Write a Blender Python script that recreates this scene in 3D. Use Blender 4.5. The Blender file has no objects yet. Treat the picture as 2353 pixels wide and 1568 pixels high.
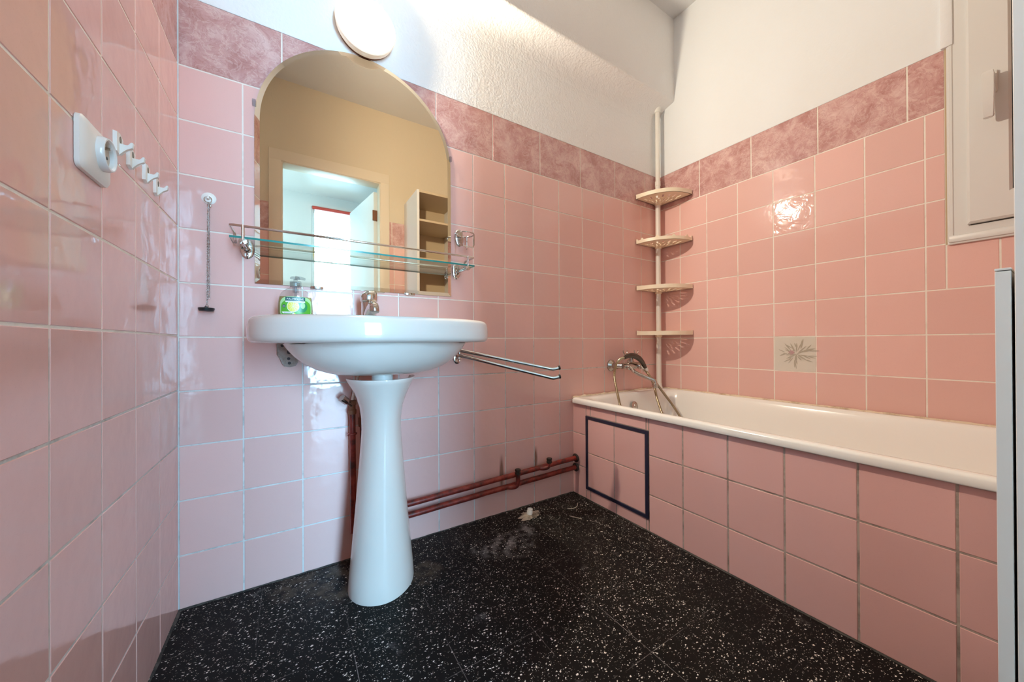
import bpy, bmesh, math, random
from mathutils import Vector, Matrix
random.seed(7)
SC = bpy.context.scene
COL = SC.collection
PI = math.pi

# ------------------------------------------------------------------ dimensions (metres)
W = 2.129          # wall_right at x = W ; wall_left at x = 0 ; wall_back at y = 0
D = 1.625          # wall_front at y = -D
H = 2.588          # ceiling
T = 0.152          # tile pitch
ZB0, ZB1 = 1.517, 1.7155   # border course
PX = 1.4416        # tiled bath panel plane
RIM = 0.467

# ------------------------------------------------------------------ materials
def mat(name, col=(.8, .8, .8), rough=.5, metal=0., spec=.5, coat=0., trans=0., emis=None, estr=0.):
    m = bpy.data.materials.new(name); m.use_nodes = True
    b = m.node_tree.nodes['Principled BSDF']
    b.inputs['Base Color'].default_value = (*col, 1)
    b.inputs['Roughness'].default_value = rough
    b.inputs['Metallic'].default_value = metal
    b.inputs['Specular IOR Level'].default_value = spec
    b.inputs['Coat Weight'].default_value = coat
    b.inputs['Transmission Weight'].default_value = trans
    if emis:
        b.inputs['Emission Color'].default_value = (*emis, 1)
        b.inputs['Emission Strength'].default_value = estr
    return m

class NT:
    def __init__(s, m):
        s.t = m.node_tree; s.b = s.t.nodes['Principled BSDF']
    def n(s, typ, **kw):
        nd = s.t.nodes.new(typ)
        for k, v in kw.items():
            if k.startswith('_'): setattr(nd, k[1:], v)
            else: nd.inputs[k.replace('__', ' ')].default_value = v
        return nd
    def l(s, a, b): s.t.links.new(a, b)
    def obj(s): return s.n('ShaderNodeTexCoord').outputs['Object']
    def ramp(s, fac, stops):
        r = s.n('ShaderNodeValToRGB'); s.l(fac, r.inputs['Fac'])
        e = r.color_ramp.elements
        while len(e) < len(stops): e.new(.5)
        for i, (p, c) in enumerate(stops):
            e[i].position = p; e[i].color = (*c, 1) if len(c) == 3 else c
        return r.outputs['Color']
    def mix(s, fac, a, b, typ='MIX'):
        m = s.n('ShaderNodeMix', _data_type='RGBA', _blend_type=typ)
        for sock, v in ((m.inputs[0], fac), (m.inputs[6], a), (m.inputs[7], b)):
            if hasattr(v, 'links'): s.l(v, sock)
            else: sock.default_value = v if isinstance(v, (int, float)) else (*v, 1)
        return m.outputs[2]
    def math(s, op, a, b=0., c=0.):
        m = s.n('ShaderNodeMath', _operation=op)
        for i, v in enumerate((a, b, c)):
            if hasattr(v, 'links'): s.l(v, m.inputs[i])
            else: m.inputs[i].default_value = v
        return m.outputs[0]
    def noise(s, scale, detail=2., rough=.5, co=None, dist=0.):
        n = s.n('ShaderNodeTexNoise', Scale=scale, Detail=detail, Roughness=rough, Distortion=dist)
        s.l(co if co is not None else s.obj(), n.inputs['Vector'])
        return n.outputs['Fac']
    def bump(s, h, strength=.3, dist=.001):
        b = s.n('ShaderNodeBump', Strength=strength, Distance=dist)
        s.l(h, b.inputs['Height']); s.l(b.outputs['Normal'], s.b.inputs['Normal'])
        return b

def tile_mat(name, col, rough=.07, wav=.35):
    m = mat(name, col, rough); k = NT(m)
    g = k.n('ShaderNodeNewGeometry')
    rnd = g.outputs['Random Per Island']
    v = k.math('MULTIPLY_ADD', rnd, .10, .95)
    hsv = k.n('ShaderNodeHueSaturation', Color=(*col, 1)); k.l(v, hsv.inputs['Value'])
    spk = k.noise(420, 2)
    c2 = k.mix(k.math('MULTIPLY', k.math('GREATER_THAN', spk, .66), .18), hsv.outputs[0], (col[0]*.8, col[1]*.72, col[2]*.72))
    k.l(c2, k.b.inputs['Base Color'])
    sx = k.n('ShaderNodeSeparateXYZ'); k.l(k.obj(), sx.inputs[0])
    def band(sock, c, r): return k.math('MAXIMUM', k.math('SUBTRACT', 1., k.math('DIVIDE', k.math('ABSOLUTE', k.math('SUBTRACT', sock, c)), r)), 0.)
    st = k.math('MAXIMUM', k.math('MULTIPLY', band(sx.outputs[0], 1.034, .013), band(sx.outputs[2], .175, .085)), k.math('MULTIPLY', band(sx.outputs[0], 1.215, .013), band(sx.outputs[2], .205, .06)))
    st = k.math('MULTIPLY', k.math('GREATER_THAN', sx.outputs[1], -.004), k.math('MINIMUM', k.math('MULTIPLY', st, 1.6), .75))
    c2 = k.mix(st, c2, (.16, .07, .035)); k.l(c2, k.b.inputs['Base Color'])
    h1 = k.noise(13, 2); h2 = k.noise(70, 1)
    hh = k.math('MULTIPLY_ADD', h2, .10, h1)
    k.bump(hh, wav, .004)
    return m

def border_mat(name):
    m = mat(name, (.6, .34, .33), .12); k = NT(m)
    co = k.obj()
    n1 = k.noise(13, 8, .62, co, .7)
    base = k.ramp(n1, [(.30, (.44, .215, .20)), (.45, (.545, .30, .28)), (.58, (.64, .40, .375)), (.72, (.74, .53, .50))])
    n2 = k.noise(19, 5, .6, co, 1.6)
    vein = k.math('SUBTRACT', 1., k.math('MULTIPLY', k.math('ABSOLUTE', k.math('SUBTRACT', n2, .5)), 26.))
    vein = k.math('MAXIMUM', vein, 0.)
    c = k.mix(k.math('MULTIPLY', vein, .38), base, (.78, .60, .56))
    n3 = k.noise(23, 4, .6, co, 1.2)
    v2 = k.math('MAXIMUM', k.math('SUBTRACT', 1., k.math('MULTIPLY', k.math('ABSOLUTE', k.math('SUBTRACT', n3, .47)), 40.)), 0.)
    c = k.mix(k.math('MULTIPLY', v2, .35), c, (.36, .13, .11))
    k.l(c, k.b.inputs['Base Color'])
    k.bump(k.noise(15, 2), .22, .003)
    return m

def grout_mat(name, c1, c2, lo=.45, hi=.7):
    m = mat(name, c1, .85); k = NT(m)
    n = k.noise(17, 5, .65)
    k.l(k.ramp(n, [(lo, c1), (hi, c2)]), k.b.inputs['Base Color'])
    return m

def plaster_mat(name, col, bump=.6, scale=85):
    m = mat(name, col, .8, spec=.25); k = NT(m)
    co = k.obj()
    h = k.math('ADD', k.noise(scale, 3, .55, co), k.math('MULTIPLY', k.noise(scale*.28, 2, .5, co), .8))
    k.bump(h, bump, .004)
    n = k.noise(3.0, 4, .6, co)
    k.l(k.mix(k.math('MULTIPLY', n, .16), col, (col[0]*.86, col[1]*.82, col[2]*.76)), k.b.inputs['Base Color'])
    return m

TILE = (.79, .492, .443)
M = {}
M['tile'] = tile_mat('pink_tile', TILE)
M['border'] = border_mat('marbled_border_tile')
M['grout'] = grout_mat('pale_grout', (.86, .80, .72), (.66, .59, .51), .5, .78)
M['grout_dirty'] = grout_mat('dirty_grout', (.48, .39, .335), (.22, .17, .145), .44, .68)
M['grout_grey'] = grout_mat('greyed_grout', (.68, .67, .64), (.34, .33, .30), .50, .74)
M['plaster'] = plaster_mat('white_plaster', (.81, .83, .85), .25, 90)
M['beige_wall'] = plaster_mat('beige_wall_paint', (.70, .60, .46), .25, 90)
M['rough_plaster'] = plaster_mat('stippled_plaster', (.86, .865, .87), .6, 105)
M['ceiling'] = plaster_mat('ceiling_paint', (.74, .75, .76), .2, 60)
M['hallpaint'] = mat('hall_paint', (.82, .83, .82), .7)
M['wood_floor'] = mat('hall_floor_wood', (.35, .22, .13), .3)
M['ceramic'] = mat('white_ceramic', (.69, .64, .58), .06, coat=.3)
M['enamel'] = mat('cream_enamel', (.90, .885, .85), .16)
M['silicone'] = grout_mat('aged_silicone', (.74, .62, .47), (.36, .24, .14), .5, .72)
M['chrome'] = mat('chrome', (.62, .61, .60), .08, 1.)
M['old_chrome'] = mat('tarnished_chrome', (.50, .47, .44), .22, 1.)
M['brass_hose'] = mat('hose_metal', (.44, .36, .25), .28, 1.)
M['black'] = mat('black_rubber', (.018, .018, .02), .4)
M['dark'] = mat('dark_hole', (.03, .02, .018), .6)
M['cream_plastic'] = mat('cream_plastic', (.90, .79, .61), .35)
M['white_plastic'] = mat('white_plastic', (.86, .85, .80), .3)
M['pvc'] = mat('window_pvc', (.72, .71, .69), .35)
M['white_lacquer'] = mat('white_lacquer', (.74, .76, .76), .4)
M['melamine'] = mat('white_melamine', (.74, .75, .76), .35)
M['cabinet_inside'] = mat('lamp_warmed_cabinet_inside', (.56, .45, .31), .45)  # warm lamplight and mirror tint put into the interior's colour
M['frame_paint'] = mat('cream_door_paint', (.76, .66, .52), .4)
M['door_paint'] = mat('white_door_paint', (.78, .80, .80), .4)
M['rust'] = mat('rusty_steel', (.22, .09, .045), .7)
M['porcelain_old'] = None
M['valve_cap'] = mat('dark_brass_cap', (.05, .042, .036), .45, .5)
M['edge_strip'] = mat('blue_black_strip', (.022, .022, .048), .2)
M['red_blind'] = mat('red_blind', (.62, .07, .05), .5)
M['dark_oval'] = mat('dark_oval_tone', (.19, .165, .12), .5)
M['card'] = mat('mirror_edge', (.10, .06, .04), .6)

# red pipe paint with chips
def redpaint():
    m = mat('red_pipe_paint', (.33, .035, .022), .35); k = NT(m)
    n = k.noise(26, 5, .65)
    k.l(k.ramp(n, [(.36, (.06, .014, .010)), (.5, (.21, .022, .015)), (.66, (.30, .05, .032))]), k.b.inputs['Base Color'])
    k.bump(k.noise(60, 3), .4, .002)
    return m
M['red'] = redpaint()

def porcelain_old():
    m = mat('stained_bracket', (.46, .33, .27), .45); k = NT(m)
    n = k.noise(38, 5, .65)
    k.l(k.ramp(n, [(.40, (.33, .22, .17)), (.58, (.25, .15, .10)), (.7, (.20, .085, .035))]), k.b.inputs['Base Color'])
    return m
M['porcelain_old'] = porcelain_old()

def mirror_mat():
    m = mat('aged_mirror', (.82, .77, .66), .012, 1.); k = NT(m)
    return m
M['mirror'] = mirror_mat()

def thin_glass(name, tint, refl=1., rough=.02):
    m = bpy.data.materials.new(name); m.use_nodes = True
    t = m.node_tree; t.nodes.clear()
    out = t.nodes.new('ShaderNodeOutputMaterial'); mx = t.nodes.new('ShaderNodeMixShader')
    tr = t.nodes.new('ShaderNodeBsdfTransparent'); tr.inputs[0].default_value = (*tint, 1)
    gl = t.nodes.new('ShaderNodeBsdfGlossy'); gl.inputs['Roughness'].default_value = rough
    fr = t.nodes.new('ShaderNodeFresnel'); fr.inputs['IOR'].default_value = 1.5
    ml = t.nodes.new('ShaderNodeMath'); ml.operation = 'MULTIPLY'; ml.inputs[1].default_value = refl
    ge = t.nodes.new('ShaderNodeNewGeometry'); io = t.nodes.new('ShaderNodeMapRange')
    io.inputs[3].default_value = 1.5; io.inputs[4].default_value = 1/1.5
    t.links.new(ge.outputs['Backfacing'], io.inputs[0]); t.links.new(io.outputs[0], fr.inputs['IOR'])
    t.links.new(fr.outputs[0], ml.inputs[0]); t.links.new(ml.outputs[0], mx.inputs[0])
    t.links.new(tr.outputs[0], mx.inputs[1]); t.links.new(gl.outputs[0], mx.inputs[2])
    t.links.new(mx.outputs[0], out.inputs[0])
    return m
M['glass'] = thin_glass('shelf_glass', (.95, .985, .975))
M['bottle'] = thin_glass('clear_bottle_plastic', (.93, .95, .94), .9)
M['pump'] = thin_glass('frosted_pump_plastic', (.80, .82, .84), .8, .25)
M['glass_edge'] = mat('teal_glass_edge', (.025, .24, .22), .12)
def liquid():
    m = thin_glass('pale_soap', (.74, .70, .36), .3)
    t = m.node_tree; mx0 = [n for n in t.nodes if n.type == 'MIX_SHADER'][0]
    d = t.nodes.new('ShaderNodeBsdfDiffuse'); d.inputs[0].default_value = (.50, .42, .22, 1)
    m2 = t.nodes.new('ShaderNodeMixShader'); m2.inputs[0].default_value = .45
    out = [n for n in t.nodes if n.type == 'OUTPUT_MATERIAL'][0]
    t.links.new(mx0.outputs[0], m2.inputs[1]); t.links.new(d.outputs[0], m2.inputs[2]); t.links.new(m2.outputs[0], out.inputs[0])
    return m
M['liquid'] = liquid()
for nm, c in (('lab_green', (.10, .42, .035)), ('lab_light', (.42, .72, .34)), ('lab_teal', (.0, .105, .10)), ('lab_white', (.85, .88, .86)),
              ('lab_lemon', (.78, .74, .10)), ('lab_pith', (.86, .86, .62)), ('lab_lime', (.02, .27, .09)), ('lab_navy', (.0, .07, .085)), ('lab_grey', (.30, .40, .42))):
    M[nm] = mat(nm.replace('lab', 'label'), c, .3)

def floor_mat():
    m = mat('black_terrazzo', (.012, .011, .011), .42, spec=.09); k = NT(m)
    co = k.obj()
    def chips(scale, thr, keep, seed):
        mp = k.n('ShaderNodeMapping'); k.l(co, mp.inputs['Vector'])
        mp.inputs['Location'].default_value = (seed, seed*.7, 0); mp.inputs['Rotation'].default_value = (0, 0, seed); mp.inputs['Scale'].default_value = (1., 1.5, 1.)
        nz = k.n('ShaderNodeTexNoise', Scale=scale*2.2, Detail=2.); k.l(mp.outputs[0], nz.inputs['Vector'])
        sc = k.n('ShaderNodeVectorMath', _operation='SCALE'); k.l(nz.outputs['Color'], sc.inputs[0]); sc.inputs['Scale'].default_value = .95/scale
        ad = k.n('ShaderNodeVectorMath', _operation='ADD'); k.l(mp.outputs[0], ad.inputs[0]); k.l(sc.outputs[0], ad.inputs[1])
        v = k.n('ShaderNodeTexVoronoi', Scale=scale, Randomness=1., _feature='F1'); k.l(ad.outputs[0], v.inputs['Vector'])
        sp = k.n('ShaderNodeSeparateColor'); k.l(v.outputs['Color'], sp.inputs[0])
        th = k.math('MULTIPLY', sp.outputs[1], thr)
        a = k.math('LESS_THAN', v.outputs['Distance'], th)
        return k.math('MULTIPLY', a, k.math('GREATER_THAN', sp.outputs[0], keep)), sp.outputs[2]
    c1, r1 = chips(140, .35, .52, .3)
    c2, r2 = chips(270, .35, .66, 1.9)
    c3, r3 = chips(85, .28, .74, 4.1)
    base = k.mix(k.noise(320, 3, .6, co), (.003, .003, .0034), (.010, .0095, .0095))
    worn = k.noise(2.4, 5, .6, co)
    base = k.mix(k.ramp(worn, [(.48, (0, 0, 0)), (.75, (.5, .5, .5))]), base, (.016, .014, .012))
    chipc = k.ramp(r1, [(0., (.72, .64, .53)), (.5, (.90, .86, .80)), (1., (.58, .49, .38))])
    f = k.math('MAXIMUM', k.math('MAXIMUM', c1, c3), k.math('MULTIPLY', c2, .7))
    fade = k.ramp(k.noise(3.1, 3, .5, co), [(.32, (.25, .25, .25)), (.50, (1, 1, 1))])
    f = k.math('MULTIPLY', f, fade)
    col = k.mix(f, base, chipc)
    # joints every 0.2 m
    sx = k.n('ShaderNodeSeparateXYZ'); k.l(co, sx.inputs[0])
    def joint(s, off, p, w):
        u = k.math('FRACT', k.math('DIVIDE', k.math('SUBTRACT', s, off), p))
        return k.math('LESS_THAN', k.math('MULTIPLY', k.math('ABSOLUTE', k.math('SUBTRACT', u, .5)), p), w)
    jx = joint(sx.outputs[0], .6905-.2*5, .2, .0008); jy = joint(sx.outputs[1], -.4835-.1975*12, .1975, .0008)
    j = k.math('MAXIMUM', jx, jy)
    jm = k.math('MULTIPLY', j, k.ramp(k.noise(5.5, 2, .5, co), [(.47, (.0, .0, .0)), (.70, (.45, .45, .45))]))
    col = k.mix(jm, col, (.46, .42, .40))
    # chalky limescale blots
    blot = k.ramp(k.noise(8, 5, .65, co), [(.655, (0, 0, 0)), (.80, (.45, .45, .45))])
    def spot(x, y, r):
        d = k.n('ShaderNodeVectorMath', _operation='DISTANCE'); k.l(co, d.inputs[0]); d.inputs[1].default_value = (x, y, 0)
        return k.math('MAXIMUM', k.math('SUBTRACT', 1., k.math('DIVIDE', d.outputs['Value'], r)), 0.)
    s = k.math('MAXIMUM', spot(.95, -.21, .11), k.math('MAXIMUM', spot(.86, -.20, .07), spot(1.06, -.17, .06)))
    g = k.math('MAXIMUM', k.math('MAXIMUM', spot(.625, -.205, .07), spot(.395, -.10, .13)), spot(.28, -.05, .09))
    gm = k.math('MULTIPLY', k.ramp(k.math('MULTIPLY', g, 2.), [(.1, (0, 0, 0)), (.7, (1, 1, 1))]), k.ramp(k.noise(22, 5, .65, co), [(.42, (0, 0, 0)), (.60, (.8, .8, .8))]))
    col = k.mix(gm, col, (.085, .066, .050))
    blot2 = k.math('MULTIPLY', k.math('MULTIPLY', s, k.ramp(k.noise(28, 4, .6, co), [(.45, (0, 0, 0)), (.62, (1, 1, 1))])), .75)
    col = k.mix(k.math('MAXIMUM', blot, blot2), col, (.33, .32, .32))
    k.l(col, k.b.inputs['Base Color'])
    k.l(k.ramp(k.noise(6, 3, .6, co), [(.35, (.30, .30, .30)), (.7, (.55, .55, .55))]), k.b.inputs['Roughness'])
    k.bump(k.noise(180, 2, .5, co), .12, .001)
    return m
M['floor'] = floor_mat()

LAMP = 7.; BULB = 79.; DAY = 64.
def lamp_mat():
    """clear prismatic glass over a lit bulb: glows and lets the bulb's light out"""
    m = bpy.data.materials.new('lamp_glass_lit'); m.use_nodes = True
    t = m.node_tree; t.nodes.clear()
    o = t.nodes.new('ShaderNodeOutputMaterial'); ad = t.nodes.new('ShaderNodeAddShader')
    tr = t.nodes.new('ShaderNodeBsdfTransparent'); tr.inputs[0].default_value = (.92, .90, .86, 1)
    em = t.nodes.new('ShaderNodeEmission'); em.inputs[0].default_value = (1., .87, .70, 1); em.inputs[1].default_value = LAMP
    t.links.new(tr.outputs[0], ad.inputs[0]); t.links.new(em.outputs[0], ad.inputs[1]); t.links.new(ad.outputs[0], o.inputs[0])
    return m
M['lamp'] = lamp_mat()
M['lamp_rim'] = mat('lamp_cream_rim', (.84, .72, .58), .35, emis=(1., .80, .58), estr=.4)
M['fill_glow'] = mat('added_fill_pane', (.9, .9, .9), .3, emis=(.50, .80, 1.), estr=DAY*.15)  # glow of the added hall window, a cool fill
M['daylight'] = mat('bright_window_pane', (.9, .9, .9), .3, emis=(.385, .755, 1.10), estr=DAY)

# ------------------------------------------------------------------ mesh helpers
def box(bm, x0, x1, y0, y1, z0, z1, bev=0., seg=2, mi=0):
    x0, x1 = min(x0, x1), max(x0, x1); y0, y1 = min(y0, y1), max(y0, y1); z0, z1 = min(z0, z1), max(z0, z1)
    v = [bm.verts.new(p) for p in ((x0,y0,z0),(x1,y0,z0),(x1,y1,z0),(x0,y1,z0),(x0,y0,z1),(x1,y0,z1),(x1,y1,z1),(x0,y1,z1))]
    fs = [bm.faces.new([v[i] for i in q]) for q in ((0,3,2,1),(4,5,6,7),(0,1,5,4),(1,2,6,5),(2,3,7,6),(3,0,4,7))]
    for f in fs: f.material_index = mi
    if bev > 0:
        es = list({e for f in fs for e in f.edges})
        r = bmesh.ops.bevel(bm, geom=es, offset=bev, segments=seg, profile=.5, affect='EDGES')
        for f in r['faces']: f.material_index = mi
    return fs

def loft(bm, rings, closed=True, cap0=False, cap1=False, mi=0, flip=False):
    vr = [[bm.verts.new(p) for p in r] for r in rings]
    n = len(vr[0]); out = []
    for a, b in zip(vr[:-1], vr[1:]):
        for i in range(n if closed else n-1):
            j = (i+1) % n
            q = [a[i], a[j], b[j], b[i]]
            out.append(bm.faces.new(q[::-1] if flip else q))
    if cap0: out.append(bm.faces.new(vr[0] if flip else vr[0][::-1]))
    if cap1: out.append(bm.faces.new(vr[-1][::-1] if flip else vr[-1]))
    for f in out: f.material_index = mi
    return vr

def frame_of(d):
    d = Vector(d).normalized()
    a = Vector((0, 0, 1)) if abs(d.z) < .9 else Vector((1, 0, 0))
    u = d.cross(a).normalized(); return u, d.cross(u).normalized(), d

def tube(bm, pts, r, seg=12, caps=True, mi=0):
    P = [Vector(p) for p in pts]; n = len(P)
    R = r if isinstance(r, (list, tuple)) else [r]*n
    tg = []
    for i in range(n):
        a = P[min(i+1, n-1)] - P[max(i-1, 0)]
        tg.append(a.normalized())
    u, v, _ = frame_of(tg[0]); rings = []
    for i in range(n):
        if i:
            ax = tg[i-1].cross(tg[i])
            if ax.length > 1e-7:
                rot = Matrix.Rotation(tg[i-1].angle(tg[i]), 3, ax.normalized()); u = rot @ u
            u = (u - tg[i]*u.dot(tg[i])).normalized(); v = tg[i].cross(u)
        rings.append([P[i] + (u*math.cos(2*PI*k/seg) + v*math.sin(2*PI*k/seg))*R[i] for k in range(seg)])
    loft(bm, rings, True, caps, caps, mi)

def lathe(bm, prof, c, ax=(0, 0, 1), seg=32, cap0=False, cap1=False, mi=0):
    u, v, d = frame_of(ax); c = Vector(c)
    loft(bm, [[c + d*h + (u*math.cos(2*PI*k/seg) + v*math.sin(2*PI*k/seg))*max(r, 1e-5) for k in range(seg)] for r, h in prof], True, cap0, cap1, mi)

def sphere(bm, c, r, seg=16, mi=0, sc=(1, 1, 1)):
    m = Matrix.Translation(c) @ Matrix.Diagonal((r*sc[0], r*sc[1], r*sc[2], 1))
    for f in bmesh.ops.create_uvsphere(bm, u_segments=seg, v_segments=max(6, seg//2), radius=1, matrix=m)['verts']:
        for q in f.link_faces: q.material_index = mi

def catmull(pts, n=10):
    P = [Vector(p) for p in pts]; P = [P[0]*2-P[1]] + P + [P[-1]*2-P[-2]]; out = []
    for i in range(1, len(P)-2):
        a, b, c, d = P[i-1:i+3]
        for k in range(n):
            t = k/n
            out.append(.5*((2*b) + (c-a)*t + (2*a-5*b+4*c-d)*t*t + (3*b-a-3*c+d)*t**3))
    out.append(P[-2]); return out

def arc_pts(c, r, a0, a1, n, plane='xz'):
    out = []
    for k in range(n+1):
        a = a0+(a1-a0)*k/n; s, t = r*math.cos(a), r*math.sin(a)
        out.append(Vector(c) + Vector({'xz': (s, 0, t), 'xy': (s, t, 0), 'yz': (0, s, t)}[plane]))
    return out

def rrect(x0, x1, y0, y1, r, n=8):
    out = []
    for cx, cy, a in ((x1-r, y1-r, 0), (x0+r, y1-r, PI/2), (x0+r, y0+r, PI), (x1-r, y0+r, 1.5*PI)):
        for k in range(n+1):
            t = a + PI/2*k/n; out.append((cx+r*math.cos(t), cy+r*math.sin(t)))
    return out

def extrude_poly(bm, poly, fn0, fn1, mi=0):
    """prism between two embeddings of a 2-d outline"""
    loft(bm, [[fn0(*p) for p in poly], [fn1(*p) for p in poly]], True, True, True, mi)

ROOTLOC = {}
def obj(name, bm, mats, parent=None, smooth=True, ang=35, base=None):
    if not isinstance(mats, (list, tuple)): mats = [mats]
    me = bpy.data.meshes.new(name)
    loc = Vector((0, 0, 0))
    if parent is not None: loc = ROOTLOC[parent.name]
    elif base is not None: loc = Vector(base)
    bmesh.ops.recalc_face_normals(bm, faces=bm.faces)
    bmesh.ops.translate(bm, vec=-loc, verts=bm.verts)
    bm.to_mesh(me); bm.free()
    for m in mats: me.materials.append(m)
    if smooth:
        for p in me.polygons: p.use_smooth = True
        me.set_sharp_from_angle(angle=math.radians(ang))
    o = bpy.data.objects.new(name, me); COL.objects.link(o)
    if parent is not None: o.parent = parent
    else: o.location = loc
    ROOTLOC[o.name] = loc
    return o

def tag(o, label, cat, group=None):
    o['label'] = label; o['category'] = cat
    if group: o['group'] = group
    return o
def thing(name, loc, label, cat, group=None):
    o = bpy.data.objects.new(name, None); COL.objects.link(o); o.location = loc; o.empty_display_size = .05
    ROOTLOC[o.name] = Vector(loc)
    return tag(o, label, cat, group)
def struct(o):
    o['kind'] = 'structure'; return o
def sroot(name, loc=(0, 0, 0)):
    o = bpy.data.objects.new(name, None); COL.objects.link(o); o.location = loc; ROOTLOC[o.name] = Vector(loc)
    return struct(o)
def B(): return bmesh.new()
def copy_thing(o, vec, label=None):
    """copy of a thing with copies of its parts and sub-parts, moved by vec"""
    def cp(s, par):
        c = s.copy(); COL.objects.link(c)
        if par is not None: c.parent = par
        for ch in [q for q in bpy.data.objects if q.parent == s]: cp(ch, c)
        return c
    c = cp(o, None); c.location = Vector(o.location) + Vector(vec)
    if label: c['label'] = label
    return c

# ------------------------------------------------------------------ tiled walls
def subtract(r, h):
    u0, u1, v0, v1 = r; a0, a1, b0, b1 = h
    if a1 <= u0 or a0 >= u1 or b1 <= v0 or b0 >= v1: return [r]
    out = []
    if a0 > u0: out.append((u0, a0, v0, v1))
    if a1 < u1: out.append((a1, u1, v0, v1))
    m0, m1 = max(u0, a0), min(u1, a1)
    if b0 > v0: out.append((m0, m1, v0, b0))
    if b1 < v1: out.append((m0, m1, b1, v1))
    return out

def tile_field(bm, emb, rects, gap, mi_of, dep=.0016, bev=.0013):
    """emb(u, v, d): point at depth d behind the tile face"""
    for r in rects:
        u0, u1, v0, v1 = r[:4]
        g = gap/2; u0 += g; u1 -= g; v0 += g; v1 -= g
        if u1-u0 < .006 or v1-v0 < .006: continue
        j = [random.uniform(0, .00035) for _ in range(4)]
        o = [(u0, v0), (u1, v0), (u1, v1), (u0, v1)]
        b = bev
        i_ = [(u0+b, v0+b), (u1-b, v0+b), (u1-b, v1-b), (u0+b, v1-b)]
        ob = [bm.verts.new(emb(*p, dep)) for p in o]
        om = [bm.verts.new(emb(o[k][0]*.6+i_[k][0]*.4, o[k][1]*.6+i_[k][1]*.4, dep*.35+j[k])) for k in range(4)]
        oi = [bm.verts.new(emb(*i_[k], j[k])) for k in range(4)]
        fs = [bm.faces.new(oi)]
        for A_, B_ in ((ob, om), (om, oi)):
            for k in range(4):
                l = (k+1) % 4; fs.append(bm.faces.new((A_[k], A_[l], B_[l], B_[k])))
        mi = r[4] if len(r) > 4 else mi_of
        for f in fs: f.material_index = mi

def sheet(bm, emb, rects, d, mi):
    for u0, u1, v0, v1 in rects:
        f = bm.faces.new([bm.verts.new(emb(*p, d)) for p in ((u0, v0), (u1, v0), (u1, v1), (u0, v1))]); f.material_index = mi

def cells(us, vs, hole=None):
    out = []
    for a, b in zip(us[:-1], us[1:]):
        for c, d in zip(vs[:-1], vs[1:]):
            r = [(a, b, c, d)]
            if hole: r = subtract(r[0], hole)
            out += r
    return out

def lines(lo, hi, off, pitch):
    k = math.ceil((lo-off)/pitch - 1e-6); L = []
    x = off + k*pitch
    while x < hi-1e-6:
        if x > lo+.012 and x < hi-.012: L.append(x)
        x += pitch
    return [lo] + L + [hi]

rows = [0.] + [-.003+i*T for i in range(1, 10)] + [ZB0]
PL_BASE = [M['grout'], M['tile'], M['border'], M['plaster'], M['grout_grey']]

def wall_mesh(name, emb, ulen, ucols, bcols, ztop, hole=None, lowgrout=4, plaster=3, back=.10, rws=None, uext=(0., 0.), skip=None, mats=None):
    bm = B(); rws = rws or rows
    ts = cells(ucols, rws, hole)
    if skip: ts = [t for t in ts if not skip(t)]
    tile_field(bm, emb, ts, .0036, 1)
    tile_field(bm, emb, cells(bcols, [ZB0, ZB1+.0018], hole), .0036, 2)
    full = [(ucols[0], ucols[-1], 0., ZB1)]
    top = [(ucols[0], ucols[-1], ZB1, ztop)]
    if hole:
        full = subtract(full[0], hole); top = subtract(top[0], hole)
    low = []; hi = []
    for r in full:
        if r[3] <= .745: low.append(r)
        elif r[2] >= .745: hi.append(r)
        else: low.append((r[0], r[1], r[2], .745)); hi.append((r[0], r[1], .745, r[3]))
    sheet(bm, emb, hi, .0012, 0); sheet(bm, emb, low, .0012, lowgrout)
    sheet(bm, emb, top, 0., plaster)
    # solid masonry behind
    for r in ([(ucols[0]-uext[0], ucols[-1]+uext[1], -.05, ztop+.05)] if not hole else subtract((ucols[0]-uext[0], ucols[-1]+uext[1], -.05, ztop+.05), hole)):
        a = [emb(r[0], r[2], .002), emb(r[1], r[3], back)]
        box(bm, a[0][0], a[1][0], a[0][1], a[1][1], a[0][2], a[1][2], mi=3)
    return struct(obj(name, bm, mats or PL_BASE, smooth=False))

# wall_back: face y = 0, looks to -y
embA = lambda u, v, d: (u, d, v)
wallA = wall_mesh('wall_back', embA, W, lines(0, W, -.008, T), lines(0, W, .2425, .2517), H, plaster=5, uext=(.1, .1), mats=PL_BASE+[M['rough_plaster']])
# wall_right: face x = W ; u = distance from the back corner
embB = lambda u, v, d: (W+d, -u, v)
WU0, WU1, WZ0, WZ1 = 1.0885, 1.60, 1.058, 2.36
dec = [(.1348+.1514*3, .1348+.1514*4)]
ucB = lines(0, D, .1348, .1514)
def is_dec(t):
    return abs(t[0]-dec[0][0]) < .01 and (abs(t[2]-(-.003+4*T)) < .01 or abs(t[2]-(-.003+8*T)) < .01)
wallB = wall_mesh('wall_right', embB, D, ucB, lines(0, D, .2477, .2517), H, hole=(WU0, WU1, WZ0, WZ1), lowgrout=0, uext=(0., .1), skip=is_dec)
# wall_left: face x = 0
embL = lambda u, v, d: (-d, -u, v)
wallL = wall_mesh('wall_left', embL, D, lines(0, D, .0103, .1495), lines(0, D, .25, .2517), H, rws=[0.]+[i*T+.001 for i in range(1, 10)]+[ZB0], uext=(0., .1))
# wall_front with the doorway: face y = -D
embD = lambda u, v, d: (u, -D-d, v)
wallD = wall_mesh('wall_front', embD, W, lines(0, W, .06, T), lines(0, W, .2, .2517), H, hole=(.17, .905, -.06, 2.05), plaster=5, uext=(.1, .1), mats=PL_BASE+[M['beige_wall']])

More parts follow.
